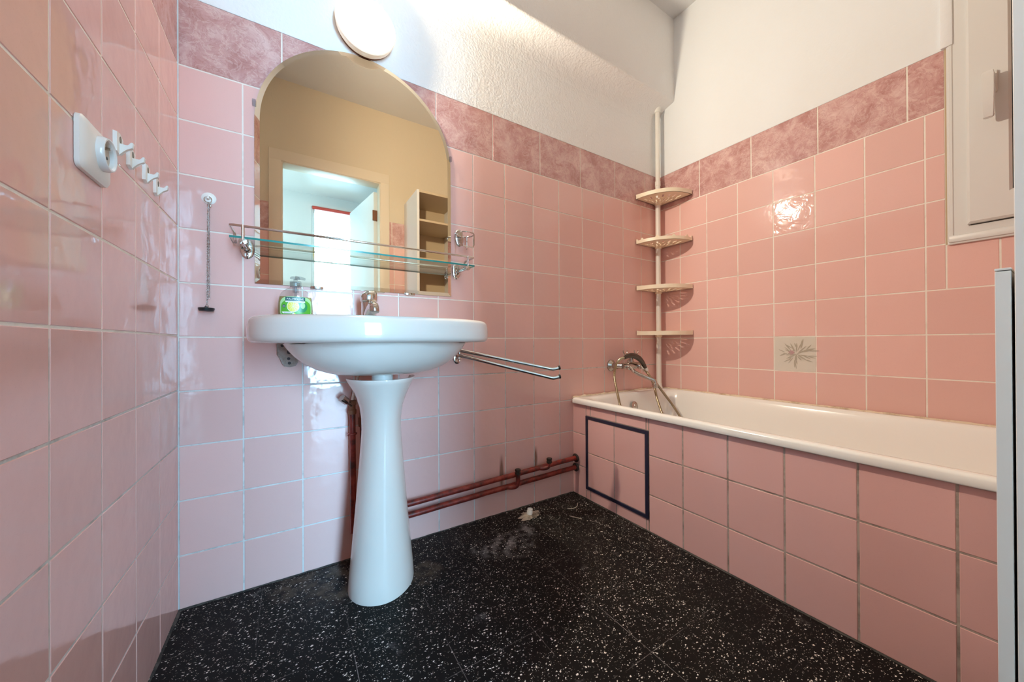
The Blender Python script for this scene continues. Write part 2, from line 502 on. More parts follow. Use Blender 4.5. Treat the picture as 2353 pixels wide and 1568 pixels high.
# decorated tiles, set into wall_right
def flower_mat():
    m = mat('flower_glaze', (.70, .645, .57), .1); k = NT(m)
    k.bump(k.noise(40, 2), .25, .002); return m
M['flower_glaze'] = flower_mat()
M['flower_ink'] = mat('flower_print', (.46, .41, .33), .2)
M['flower_pink'] = mat('flower_print_pink', (.52, .33, .33), .2)
def relief():
    m = mat('embossed_pink_glaze', TILE, .07); k = NT(m)
    co = k.obj()
    n = k.noise(24, 2, .5, co, .6)
    k.bump(n, .34, .005); return m
M['relief'] = relief()
u0, u1 = dec[0]
for i, (zz, mm) in enumerate((( -.003+4*T, 'flower_glaze'), (-.003+8*T, 'relief'))):
    bm = B(); tile_field(bm, embB, [(u0, u1, zz, zz+T)], .0036 if i else .001, 0)
    t = obj('flower_tile' if i == 0 else 'embossed_tile', bm, M[mm], wallB, smooth=False)
    t['label'] = 'white tile printed with a faint flower spray' if i == 0 else 'glossy embossed pink tile catching the lamp'
    if i == 0:
        rnd = random.Random(3); bm = B()
        def leaf(cu, cv, a, L, w, mi):
            pts = []
            for s in range(7):
                q = s/6; b = math.sin(PI*q)*w + .0004
                pts.append((q*L, b))
            outl = [(x, y) for x, y in pts] + [(x, -y) for x, y in pts[::-1]]
            ca, sa = math.cos(a), math.sin(a)
            f = bm.faces.new([bm.verts.new(embB(cu+x*ca-y*sa, cv+x*sa+y*ca, -.0006-.00002*rnd.random())) for x, y in outl]); f.material_index = mi
        cu, cv = (u0+u1)/2+.008, zz+T/2
        for k_ in range(46):
            a = rnd.uniform(0, 2*PI); r0 = rnd.uniform(.0, .036); L = rnd.uniform(.020, .042)
            leaf(cu+r0*math.cos(a)*1.25, cv+r0*math.sin(a), a+rnd.uniform(-.5, .5), L, rnd.uniform(.0009, .0024), 0)
        for k_ in range(7):
            a = 2*PI*k_/7; leaf(cu-.018, cv+.006, a, .013, .003, 1)
        obj('flower_print', bm, [M['flower_ink'], M['flower_pink']], t, smooth=False)['label'] = 'faded grey flower print'

# floor, ceiling, beam
bm = B(); box(bm, -.1, W+.1, -D-.1, .1, -.1, 0.)
struct(obj('floor', bm, M['floor'], smooth=False))
bm = B(); box(bm, -.1, W+.1, -D-.1, .1, H, H+.1)
struct(obj('ceiling', bm, M['ceiling'], smooth=False))
bm = B()
prof = [(-.104, H), (-.104, 2.122), (-.1015, 2.1165), (-.096, 2.113), (-.07, 2.108), (-.045, 2.100), (-.025, 2.088), (-.011, 2.070), (-.003, 2.045), (0., 2.01), (.004, 1.99), (.004, H)]
loft(bm, [[(x, y, z) for y, z in prof] for x in (-.002, W+.002)], True, True, True)
struct(obj('ceiling_beam', bm, M['rough_plaster'], ang=40))
# grime / cement fillet along the wall foot
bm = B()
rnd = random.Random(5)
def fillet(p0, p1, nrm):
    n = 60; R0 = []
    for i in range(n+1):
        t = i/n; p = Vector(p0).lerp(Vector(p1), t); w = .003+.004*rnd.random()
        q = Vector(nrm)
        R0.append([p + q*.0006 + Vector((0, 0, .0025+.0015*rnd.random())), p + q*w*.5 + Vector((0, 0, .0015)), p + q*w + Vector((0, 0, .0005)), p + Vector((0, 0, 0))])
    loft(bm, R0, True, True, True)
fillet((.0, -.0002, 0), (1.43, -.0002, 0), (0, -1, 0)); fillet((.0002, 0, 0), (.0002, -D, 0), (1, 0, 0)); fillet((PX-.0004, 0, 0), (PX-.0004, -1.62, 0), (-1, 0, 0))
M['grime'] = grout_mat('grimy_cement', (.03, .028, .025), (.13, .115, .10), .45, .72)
struct(obj('baseboard_grime', bm, M['grime']))

# ------------------------------------------------------------------ window in wall_right
w = sroot('window_1', (W, -1.34, WZ0))
def frame_rect(bm, u0, u1, z0, z1, wd, d0, d1, bev=.003, mi=0):
    """mitred frame on wall_right between depths d0 (inside face) and d1"""
    prof = [(0, d1), (0, d0+bev), (bev, d0), (wd-bev, d0), (wd, d0+bev), (wd, d1)]
    rings = []
    for a, b, su, sv in ((u0, z0, 1, 1), (u1, z0, -1, 1), (u1, z1, -1, -1), (u0, z1, 1, -1)):
        rings.append([embB(a+su*p, b+sv*p, d) for p, d in prof])
    rings.append(rings[0])
    loft(bm, rings, True, mi=mi)
bm = B(); frame_rect(bm, 1.0915, 1.598, 1.062, 2.357, .047, -.004, .05)
frame_rect(bm, 1.0955, 1.594, 1.070, 2.35, .010, -.0065, .0, .002)
obj('frame', bm, M['pvc'], w)
bm = B(); frame_rect(bm, 1.1335, 1.560, 1.112, 2.31, .085, -.018, .04, .006)
frame_rect(bm, 1.2005, 1.493, 1.179, 2.243, .018, -.012, .03, .004)
sash = obj('sash', bm, M['pvc'], w)
bm = B(); box(bm, W+.006, W+.012, -1.485, -1.212, 1.19, 2.235)
obj('pane', bm, thin_glass('window_glass', (.8, .85, .85)), sash, smooth=False)
bm = B(); box(bm, W-.010, W-.0005, -1.60, -1.0925, 1.0545, 1.066, .003)
box(bm, W-.016, W-.0005, -1.60, -1.0945, 1.0605, 1.083, .004)
obj('sill', bm, M['pvc'], w)
bm = B()
for i in range(30): box(bm, W+.055, W+.063, -1.60, -1.09, 1.06+i*.0435, 1.06+i*.0435+.042, .004)
obj('shutter', bm, mat('grey_shutter', (.06, .055, .05), .6), w)
# handle: rosette, neck, lever
hu, hz = 1.1790, 1.535
bm = B(); box(bm, W-.0275, W-.018, -hu-.015, -hu+.015, hz-.035, hz+.035, .004)
tube(bm, [(W-.02, -hu, hz+.008), (W-.05, -hu, hz+.008)], .009, 14)
han = obj('handle', bm, M['pvc'], w)
bm = B()
loft(bm, [[(W-.047, -hu+s*wd*.5, z), (W-.047-t, -hu+s*wd*.5, z), (W-.047-t, -hu-s*wd*.5, z), (W-.047, -hu-s*wd*.5, z)] for z, wd, t, s in ((hz+.026, .020, .012, 1), (hz+.014, .026, .016, 1), (hz-.05, .025, .014, 1), (hz-.112, .022, .012, 1), (hz-.117, .018, .009, 1))], True, True, True)
bmesh.ops.bevel(bm, geom=list(bm.edges), offset=.002, segments=2, affect='EDGES')
obj('lever', bm, M['pvc'], han)
# plaster return that laps over the window frame, above the border
bm = B(); box(bm, W-.010, W+.004, -1.1065, -1.080, 1.7165, H-.001, .003)
struct(obj('trim_1', bm, M['plaster']))
# brown reveal joint beside the frame
bm = B(); box(bm, W+.0008, W+.01, -1.0925, -1.0875, 1.058, 1.716)
struct(obj('trim_2', bm, mat('tan_caulk', (.50, .38, .24), .7), smooth=False))

# ------------------------------------------------------------------ doorway, door, hall beyond (seen in the mirror)
d = sroot('door_1', (.535, -D, 0))
bm = B()
for x0, x1 in ((.133, .2085), (.8665, .934)): box(bm, x0, x1, -D-.12, -D+.012, 0, 2.0155, .004)
box(bm, .133, .934, -D-.12, -D+.012, 2.0115, 2.090, .004)
for x0, x1 in ((.195, .2145), (.8605, .880)): box(bm, x0, x1, -D-.09, -D+.006, 0, 2.012, .002)
box(bm, .195, .880, -D-.09, -D+.006, 2.0055, 2.020, .002)
obj('door_frame', bm, M['frame_paint'], d)
# leaf, opened outwards into the hall, hinged on the right jamb
hx, hy = .856, -D-.125
ang = math.radians(-99)
def leafp(s, t, z): return (hx+s*math.cos(ang)-t*math.sin(ang), hy+s*math.sin(ang)+t*math.cos(ang), z)
bm = B(); fs = box(bm, 0, .635, -.018, .018, .008, 1.985, .003)
for v in bm.verts: v.co = Vector(leafp(*v.co))
leaf_o = obj('door_leaf', bm, M['door_paint'], d)
for z in (.25, 1.0, 1.745):
    bm = B(); box(bm, .829, .862, -D-.121, -D-.117+.004, z, z+.085, .001); tube(bm, [(.862, -D-.122, z), (.862, -D-.122, z+.085)], .007, 10)
    obj('hinge', bm, M['rust'], d)
bm = B(); 
for sgn in (1, -1):
    tube(bm, [leafp(.58, sgn*.018, 1.03), leafp(.58, sgn*.055, 1.03), leafp(.48, sgn*.058, 1.03)], .009, 10)
obj('door_handle', bm, M['chrome'], leaf_o)
HY = -2.62; HX0, HX1 = -.9, 1.75
bm = B(); box(bm, HX0, HX1, HY-.12, -D-.1, -.1, 0.)
struct(obj('floor_hall', bm, M['wood_floor'], smooth=False))
bm = B(); box(bm, HX0, HX1, HY-.12, -D-.1, 2.19, 2.30)
struct(obj('ceiling_hall', bm, M['hallpaint'], smooth=False))
bm = B()
for r in subtract((HX0, HX1, 0, 2.19), (.43, .86, -1, 2.075)): box(bm, r[0], r[1], HY-.12, HY, r[2], r[3])
struct(obj('wall_hall', bm, M['hallpaint'], smooth=False))
bm = B()
for r in subtract((HY-.12, -D-.1, 0, 2.19), (-2.56, -1.86, .75, 2.05)): box(bm, HX0-.1, HX0, r[0], r[1], r[2], r[3])
struct(obj('wall_hall_left', bm, M['hallpaint'], smooth=False))
w3 = sroot('added_fill_window', (HX0, -2.21, .75))  # added window, out of view, to fill the hall with cool light
bm = B()
for r in subtract((-2.56, -1.86, .75, 2.05), (-2.52, -1.90, .79, 2.01)): box(bm, HX0-.08, HX0-.02, r[0], r[1], r[2], r[3])
obj('window_frame', bm, M['white_lacquer'], w3, smooth=False)
bm = B(); box(bm, HX0-.06, HX0-.05, -2.52, -1.90, .79, 2.01)
obj('window_pane', bm, M['fill_glow'], w3, smooth=False)
bm = B(); box(bm, HX1, HX1+.1, HY-.12, -D-.1, 0, 2.19); struct(obj('wall_hall_right', bm, M['hallpaint'], smooth=False))
bm = B()
for r in subtract((HX0, HX1, 0, 2.19), (.17, .905, -1, 2.05)): box(bm, r[0], r[1], -D-.125, -D-.102, r[2], r[3])
struct(obj('wall_hall_near', bm, M['hallpaint'], smooth=False))
# doorway at the end of the hall, red blind rolled up above it, and the bright room beyond
d2 = sroot('door_2', (.645, HY-.06, 0))
bm = B()
for x0, x1 in ((.432, .456), (.834, .858)): box(bm, x0, x1, HY-.122, HY+.008, 0, 2.073, .003)
box(bm, .432, .858, HY-.122, HY+.008, 2.050, 2.073, .003)
obj('door_frame', bm, M['white_lacquer'], d2)
bm = B(); tube(bm, [(.436, HY+.016, 2.058), (.854, HY+.016, 2.058)], .016, 14)
obj('roller_blind', bm, M['red_blind'], d2)
M['brass'] = mat('brass', (.6, .5, .3), .3, 1.)
for z in (.35, 1.55):
    bm = B(); box(bm, .440, .452, HY+.008, HY+.013, z, z+.12, .001); obj('hinge_plate', bm, M['brass'], d2)
RY0, RY1, RX0, RX1, RH = -5.1, HY-.122, -.6, 2.2, 2.95
bm = B(); box(bm, RX0, RX1, RY0, RY1, -.1, 0.); struct(obj('floor_room', bm, M['wood_floor'], smooth=False))
bm = B(); box(bm, RX0, RX1, RY0, RY1, RH, RH+.1); struct(obj('ceiling_room', bm, M['hallpaint'], smooth=False))
bm = B(); box(bm, RX0-.1, RX0, RY0, RY1, 0, RH); struct(obj('wall_room_left', bm, M['hallpaint'], smooth=False))
bm = B(); box(bm, RX1, RX1+.1, RY0, RY1, 0, RH); struct(obj('wall_room_right', bm, M['hallpaint'], smooth=False))
bm = B()
for r in subtract((RX0, RX1, 0, RH), (.432, .858, -1, 2.073)): box(bm, r[0], r[1], RY1-.05, RY1-.001, r[2], r[3])
struct(obj('wall_room_near', bm, M['hallpaint'], smooth=False))
bm = B()
for r in subtract((RX0, RX1, 0, RH), (.46, 1.20, .02, 2.88)): box(bm, r[0], r[1], RY0-.1, RY0, r[2], r[3])
struct(obj('wall_room_far', bm, M['hallpaint'], smooth=False))
w2 = sroot('window_2', (.83, RY0, .02))
bm = B()
for r in subtract((.46, 1.20, .02, 2.88), (.495, 1.165, .06, 2.84)): box(bm, r[0], r[1], RY0-.08, RY0-.02, r[2], r[3])
obj('window_frame', bm, M['white_lacquer'], w2, smooth=False)
bm = B(); box(bm, .495, 1.165, RY0-.06, RY0-.05, .06, 2.84)
obj('window_pane', bm, M['daylight'], w2, smooth=False)

# ------------------------------------------------------------------ washbasin on pedestal
t = thing('pedestal_washbasin', (.503, -.2, 0), 'white ceramic washbasin standing on its tall pedestal under the arched mirror', 'washbasin')
CX = .503
def sup(a, bf, bb, cy, z, nf=2.5, nb=6., n=96, cx=CX):
    out = []
    for k in range(n):
        p = 2*PI*k/n; c, s = math.cos(p), math.sin(p)
        e = nf if s < 0 else nb
        x = a*math.copysign(abs(c)**(2/e), c)
        y = (bf if s < 0 else bb)*math.copysign(abs(s)**(2/e), s)
        out.append((cx+x, cy+y, z))
    return out
bm = B(); R = []
for z, a in ((.6440, .03), (.6442, .075), (.6470, .118), (.6535, .150), (.665, .181), (.682, .210), (.702, .232), (.722, .248), (.736, .2575)):
    R.append(sup(a, a*.645, a*.55, -.205, z, 2.1, 2.4))
SA, SBF, SBB, SCY = .334, .222, .178, -.180
for z, ins in ((.7365, .068), (.7385, .05), (.7388, .02), (.7405, .009), (.745, .003), (.752, .0006), (.762, 0), (.785, .0005), (.797, .003), (.8035, .008), (.8068, .016), (.8072, .03), (.8062, .045)):
    R.append(sup(SA-ins, SBF-ins, SBB-min(ins, .02), SCY, z, 2.6, 7.))
for z, a in ((.8058, .268), (.803, .262), (.795, .256), (.77, .243), (.73, .218), (.69, .17), (.672, .10), (.668, .03)):
    R.append(sup(a, a*.56, a*.42, -.245, z, 2.3, 2.6))
loft(bm, R, True, True, True)
basin = obj('basin', bm, M['ceramic'], t, ang=60)
# pedestal: U-shaped shell, open towards the wall
bm = B(); R = []
def usec(w, yf, yb, z, th=.012, m=34):
    def path(w, yf, m):
        p = [(CX-w, yb)]
        for k in range(m+1):
            a = PI*k/m; c, s = math.cos(a), math.sin(a)
            p.append((CX-w*math.copysign(abs(c)**(2/1.9), c), yb-.003-(yb-.003-yf)*abs(s)**(2/1.9)))
        return [(x, y+.12*(x-CX)) for x, y in p + [(CX+w, yb)]]
    o = path(w, yf, m); i = path(w-th, yf+th, m)
    return [(x, y, z) for x, y in o] + [(x, y, z) for x, y in i[::-1]]
ped = [(0, .098, -.279), (.01, .0985, -.280), (.05, .0955, -.276), (.12, .0885, -.270), (.2, .081, -.264), (.28, .074, -.259), (.36, .067, -.255), (.43, .0615, -.253), (.475, .0585, -.253), (.51, .0592, -.256), (.545, .064, -.263), (.575, .0735, -.274), (.60, .085, -.286), (.62, .096, -.297), (.630, .1015, -.3025), (.6335, .1015, -.302)]
loft(bm, [usec(w_, yf, -.168, z) for z, w_, yf in ped], True, True, True)
obj('pedestal', bm, M['ceramic'], t, ang=50)
bm = B(); lathe(bm, [(.0, .0), (.033, .0), (.0335, .006), (.0335, .05), (.03, .052), (.03, .12), (.0, .12)], (.497, -.215, .525), seg=28)
tube(bm, [(.497, -.215, .56), (.497, -.08, .56), (.497, -.004, .56)], .016, 14)
obj('drain_trap', bm, M['white_plastic'], t)
# old porcelain bracket on the wall under the basin
bm = B()
outl = [(.227, .742), (.227, .703), (.234, .693), (.238, .680), (.246, .667), (.262, .664), (.278, .667), (.2845, .680), (.286, .694), (.2855, .742)]
extrude_poly(bm, outl, lambda x, z: (x, -.001, z), lambda x, z: (x+(.256-x)*.06, -.020, z))
bracket = obj('wall_bracket', bm, M['porcelain_old'], t, smooth=False)
for x, z, r in ((.2585, .6905, .0045), (.2605, .6765, .0045), (.242, .731, .0045)): 
    bm = B(); lathe(bm, [(r, 0), (r, .002)], (x, -.0205, z), (0, 1, 0), 14, True, True); obj('screw_hole', bm, M['dark'], bracket, smooth=False)
bm = B(); poly = rrect(.254, .266, .705, .738, .0055, 6)
extrude_poly(bm, poly, lambda x, z: (x, -.0195, z), lambda x, z: (x, -.0212, z))
obj('slot_hole', bm, M['dark'], bracket, smooth=False)
# mixer tap
TX, TY = .4845, -.072
bm = B()
lathe(bm, [(.0, 0), (.027, 0), (.027, .004), (.0245, .007), (.0235, .03), (.0235, .062), (.0215, .068), (.0, .068)], (TX, TY, .8065), seg=28)
tap = obj('tap', bm, M['chrome'], t)
tap['label'] = 'chrome mixer tap'
bm = B()
sp = catmull([(TX, TY-.012, .832), (TX, TY-.045, .846), (TX, TY-.070, .853), (TX, TY-.086, .851)], 6)
tube(bm, sp, [.0185+(.0145-.0185)*i/(len(sp)-1) for i in range(len(sp))], 18)
sphere(bm, (TX, TY-.086, .851), .0152, 16)
spo = obj('spout', bm, M['chrome'], tap)
bm = B(); lathe(bm, [(.0, .0005), (.0100, .0), (.0115, -.001), (.0138, -.001), (.0150, .002), (.0150, .012), (.0145, .015), (.0125, .020), (.0, .020)], (TX, TY-.0925, .8345), (0, .30, 1), 24)
obj('aerator', bm, M['old_chrome'], spo)
bm = B(); R = []
for z, a_, b_, ox in ((.8745, .0245, .0245, 0), (.8775, .0265, .0265, 0), (.889, .0265, .0265, .0), (.899, .0235, .0245, .002), (.9065, .0185, .0215, .006), (.9105, .012, .016, .010)):
    R.append([(TX+ox+a_*math.copysign(abs(math.cos(q))**.7, math.cos(q)), TY+b_*math.copysign(abs(math.sin(q))**.7, math.sin(q)), z) for q in [2*PI*k/28 for k in range(28)]])
loft(bm, R, True, True, True)
R = []
for s_, wd, th, dz in ((-.006, .013, .0075, -.001), (.015, .013, .006, .003), (.030, .012, .0042, .0045), (.044, .0105, .0032, .0045), (.052, .009, .0022, .0045)):
    px, py = TX+s_*.96, TY+s_*.28
    R.append([(px-.28*wd*math.cos(a), py+.96*wd*math.cos(a), .9055+dz+th*math.sin(a)) for a in [2*PI*k/14 for k in range(14)]])
loft(bm, R, True, True, True)
obj('lever', bm, M['chrome'], tap)

# ------------------------------------------------------------------ soap bottle
BX, BY, BZ = .277, -.098, .8075
t = thing('soap_dispenser', (BX, BY, BZ), 'pump bottle of green lime hand soap standing on the washbasin rim', 'soap bottle')
def bw(z):      # half width, half depth of the bottle at height z above its base
    P = [(0, .0385, .020), (.003, .0418, .0235), (.012, .0440, .025), (.025, .0450, .0255), (.040, .0446, .0255), (.052, .0436, .0252), (.060, .0425, .025), (.066, .0412, .0246), (.071, .0393, .024), (.076, .0367, .0233), (.080, .0338, .0223), (.084, .0298, .021), (.088, .0245, .0190), (.091, .0195, .0167), (.0935, .0150, .0140), (.0955, .0130, .0130), (.100, .0128, .0128)]
    for (a, w0, d0), (b, w1, d1) in zip(P[:-1], P[1:]):
        if z <= b:
            q = (z-a)/(b-a)
            return w0+(w1-w0)*q, d0+(d1-d0)*q
    return P[-1][1:]
def bring(z, off=0., n=40, e=2.4):
    w_, d_ = bw(z); w_ += off; d_ += off; out = []
    for k in range(n):
        a = 2*PI*k/n; c, s = math.cos(a), math.sin(a)
        out.append((BX+w_*math.copysign(abs(c)**(2/e), c), BY+d_*math.copysign(abs(s)**(2/e), s), BZ+z))
    return out
def bfront(x, z, off):
    w_, d_ = bw(z-BZ); q = min(.995, abs(x-BX)/w_)
    return (x, BY-(d_*(1-q**2.4)**(1/2.4))-off, z)
zs = [0, .003, .007, .012, .018, .025, .032, .040, .046, .052, .056, .060, .063, .066, .0685, .071, .0735, .076, .078, .080, .082, .084, .086, .088, .0895, .091, .0935, .0955, .100]
bm = B(); loft(bm, [bring(z) for z in zs], True, True, False)
body = obj('bottle_body', bm, M['bottle'], t, ang=60)
bm = B(); loft(bm, [bring(z, -.0015) for z in (.002, .006, .012, .018, .025, .032, .040, .046, .052, .060, .066)], True, True, True)
obj('soap', bm, M['liquid'], body, ang=60)['label'] = 'pale green soap'
bm = B(); lathe(bm, [(.0, 0), (.0145, 0), (.0150, .002), (.0150, .015), (.0140, .017), (.006, .018), (.0045, .024), (.0, .024)], (BX, BY, BZ+.0965), seg=24)
tube(bm, [(BX, BY, BZ+.097), (BX, BY, BZ+.012)], .0035, 10)
lathe(bm, [(.008, 0), (.008, .016), (.0, .018)], (BX, BY, BZ+.080), seg=14, cap0=True)
pump = obj('pump', bm, M['pump'], t)
bm = B()
lathe(bm, [(.0, 0), (.0125, .0), (.0135, .002), (.011, .006), (.0, .0075)], (BX-.001, BY, BZ+.1200), seg=20)
tube(bm, [(BX, BY, BZ+.1240), (BX+.014, BY-.004, BZ+.1230), (BX+.024, BY-.007, BZ+.1205)], [.0055, .0048, .0035], 10)
obj('nozzle', bm, M['pump'], pump)
# label, wrapped on the front of the bottle
lm = ['lab_light', 'lab_green', 'lab_teal', 'lab_white', 'lab_lemon', 'lab_pith', 'lab_lime', 'lab_navy', 'lab_grey']
LM = {n: i for i, n in enumerate(lm)}
bm = B()
def patch(outl, off, m, sub=True):
    """flat outline (x, z relative to bottle base centre) laid on the bottle's front"""
    xs = [p[0] for p in outl]; x0, x1 = min(xs), max(xs); N = 44 if sub else 4
    # slice the convex outline into vertical strips
    def span(x):
        zz = []
        for (a, b), (c, e) in zip(outl, outl[1:]+outl[:1]):
            if (a-x)*(c-x) <= 0 and abs(a-c) > 1e-9: zz.append(b+(e-b)*(x-a)/(c-a))
        return (min(zz), max(zz)) if zz else None
    prev = None
    for k in range(N+1):
        x = x0+(x1-x0)*min(max(k/N, .002), .998); s = span(x)
        if not s: continue
        col = [bm.verts.new(bfront(BX+x, BZ+s[0]+(s[1]-s[0])*j/6, off)) for j in range(7)]
        if prev:
            for j in range(6):
                f = bm.faces.new((prev[j], col[j], col[j+1], prev[j+1])); f.material_index = LM[m]
        prev = col
def ell(cx, cz, a, b, n=24): return [(cx+a*math.cos(2*PI*k/n), cz+b*math.sin(2*PI*k/n)) for k in range(n)]
def rr(x0, x1, z0, z1, r): return rrect(x0, x1, z0, z1, r, 5)
patch(rrect(-.0385, .0400, .0025, .0655, .020, 10), .0004, 'lab_light')
patch(rrect(-.0360, .0375, .0035, .0560, .019, 10), .0007, 'lab_green')
patch(ell(.0165, .036, .0125, .0155), .0009, 'lab_lime')
patch(ell(.0175, .040, .006, .009), .0010, 'lab_light')
patch(ell(-.0065, .0370, .0155, .0165), .0012, 'lab_white')
patch(ell(-.0065, .0370, .0142, .0152), .0014, 'lab_lemon')
for k in range(10):
    a = 2*PI*k/10+.2
    L = [(-.0065+.0025*math.cos(a+1.57)*.18+.0028*math.cos(a), .0370+.0025*math.sin(a+1.57)*.18+.0028*math.sin(a)), (-.0065+.0136*math.cos(a)+.0003*math.cos(a+1.57), .0370+.0146*math.sin(a)+.0003*math.sin(a+1.57)),
         (-.0065+.0136*math.cos(a)-.0003*math.cos(a+1.57), .0370+.0146*math.sin(a)-.0003*math.sin(a+1.57)), (-.0065+.0028*math.cos(a)-.0005*math.cos(a+1.57), .0370+.0028*math.sin(a)-.0005*math.sin(a+1.57))]
    patch(L, .0016, 'lab_pith', False)
patch(ell(-.0065, .0370, .0022, .0022, 12), .0018, 'lab_white', False)
patch([(-.0255, .0530), (.0235, .0530), (.0235, .0640), (-.0255, .0640)], .0019, 'lab_teal')
patch([(-.0255, .0485), (.0235, .0485), (.0235, .0530), (-.0255, .0530)], .0019, 'lab_white')
for sx in (-1, 1): patch([(-.0015+sx*.0003, .0637), (-.0015+sx*.0018, .0655), (-.0015+sx*.0030, .0660), (-.0015+sx*.0022, .0642)], .0021, 'lab_lime', False)
patch(ell(-.0285, .0375, .0048, .0048, 16), .0019, 'lab_navy', False)
patch([(-.034, .0215), (-.0315, .0165), (-.011, .0165), (-.00655, .0185), (-.011, .0215)], .0019, 'lab_white')
patch([(-.0055, .0205), (-.010, .0135), (-.0085, .0095), (-.0045, .0085), (-.0015, .0105), (-.0055, .0118)], .0021, 'lab_white', False)
patch([(-.003, .0195), (-.0055, .0145), (-.004, .0118), (-.0015, .0118), (0., .0140)], .0023, 'lab_lemon', False)
label = obj('label', bm, [M[n] for n in lm], body, smooth=True, ang=80)
def text_on(bm, s, cx, cz, h, width, off, fn, squash=None):
    c = bpy.data.curves.new('txt', 'FONT'); c.body = s; c.align_x = 'CENTER'; c.size = 1.; c.resolution_u = 3
    o = bpy.data.objects.new('txt', c); COL.objects.link(o)
    dg = bpy.context.evaluated_depsgraph_get(); me = o.evaluated_get(dg).to_mesh()
    xs = [v.co.x for v in me.vertices]; ys = [v.co.y for v in me.vertices]
    x0, x1, y0, y1 = min(xs), max(xs), min(ys), max(ys)
    sx = width/(x1-x0); sy = h/(y1-y0)
    vv = [bm.verts.new(fn(cx+(v.co.x-(x0+x1)/2)*sx, cz+(v.co.y-(y0+y1)/2)*sy, off)) for v in me.vertices]
    for p in me.polygons:
        try: bm.faces.new([vv[i] for i in p.vertices])
        except ValueError: pass
    o.evaluated_get(dg).to_mesh_clear(); bpy.data.objects.remove(o); bpy.data.curves.remove(c)
bf = lambda x, z, off: bfront(BX+x, BZ+z, off)
bm = B(); text_on(bm, 'PALMOLIVE', -.0010, .0583, .0058, .0420, .0023, bf)
for i, wdt in enumerate((.0048, .0066, .0056)): text_on(bm, ('new', '- - -', '- - -')[i], -.0285, .0395-i*.0022, .0013, wdt, .0022, bf)
obj('lettering', bm, M['lab_white'], label, smooth=False)['label'] = 'white brand lettering'
bm = B(); text_on(bm, 'HYGIENE-PLUS', -.001, .0507, .0018, .038, .0023, bf)
obj('small_lettering', bm, M['lab_grey'], label, smooth=False)['label'] = 'small grey lettering under the banner'
bm = B(); text_on(bm, 'kitchen', -.0195, .0190, .0034, .017, .0023, bf)
obj('small_lettering', bm, M['lab_grey'], label, smooth=False)['label'] = 'grey lettering on the white tag'

# ------------------------------------------------------------------ mirror
MX, MR, MZ0, MZC = .488, .3157, .9205, 1.4200
t = thing('arched_mirror', (MX, 0, MZ0), 'large round-topped mirror on the tiles above the washbasin', 'mirror')
def arch(ins):
    r = MR-ins; p = [(MX-r, MZ0+ins), (MX+r, MZ0+ins)]
    n = 64
    for k in range(n+1):
        a = PI*k/n; p.append((MX+r*math.cos(a), MZC+r*math.sin(a)))
    return p
bm = B()
loft(bm, [[(x, y, z) for x, z in arch(i)] for i, y in ((0, -.0005), (0, -.0042))], True, True, False, mi=1)
vr = loft(bm, [[(x, y, z) for x, z in arch(i)] for i, y in ((0, -.0042), (.0135, -.0060))], True, mi=0)
f = bm.faces.new(vr[-1]); f.material_index = 0
g = obj('mirror_glass', bm, [M['mirror'], M['card']], t, ang=3)
for x in (.337, .640):
    bm = B(); box(bm, x-.018, x+.018, -.0095, -.0005, MZ0-.006, MZ0+.0035, .0015)
    obj('clip', bm, M['chrome'], t)
for s in (-1, 1):
    bm = B(); box(bm, MX+s*MR-.005, MX+s*MR+.004, -.009, -.0005, 1.457, 1.477, .0015)
    obj('side_clip', bm, M['pump'], t)

# ------------------------------------------------------------------ glass shelf
def oval_plate(bm, x, z, a, b, h, y0=0., mi=0, seg=32):
    prof = [(1., 0.), (1., -h*.35), (.93, -h*.75), (.80, -h), (0.001, -h)]
    loft(bm, [[(x+a*r*math.cos(2*PI*k/seg), y0+dy, z+b*r*math.sin(2*PI*k/seg)) for k in range(seg)] for r, dy in prof], True, True, True, mi)
t = thing('glass_shelf', (.489, 0, 1.0), 'narrow clear glass shelf with chrome guard rail in front of the mirror', 'shelf')
bm = B(); SG = (.125, .853, -.116, -.012, 1.0245, 1.0300)
box(bm, *SG)
for f in bm.faces: f.material_index = 0 if abs(f.normal.z) > .5 else 1
bm.normal_update()
for f in bm.faces: f.material_index = 1 if (f.normal.y < -.5 or abs(f.normal.x) > .5) else 0
obj('glass_pane', bm, [M['glass'], M['glass_edge']], t, smooth=False)
bm = B()
path = [(.129, -.030, 1.032), (.128, -.030, 1.052), (.1265, -.036, 1.0595), (.1255, -.100, 1.0595), (.127, -.110, 1.0595), (.134, -.1135, 1.0595), (.845, -.1135, 1.0595), (.851, -.110, 1.0595), (.8525, -.100, 1.0595), (.8515, -.036, 1.0595), (.850, -.030, 1.052), (.849, -.030, 1.032)]
tube(bm, path, .0036, 10)
rail = obj('rail', bm, M['chrome'], t)
for x in (.129, .849):
    bm = B(); lathe(bm, [(.0, 0), (.004, 0), (.0036, .008), (.0, .009)], (x, -.030, 1.0295), seg=10)
    obj('rail_foot', bm, M['black'], rail)
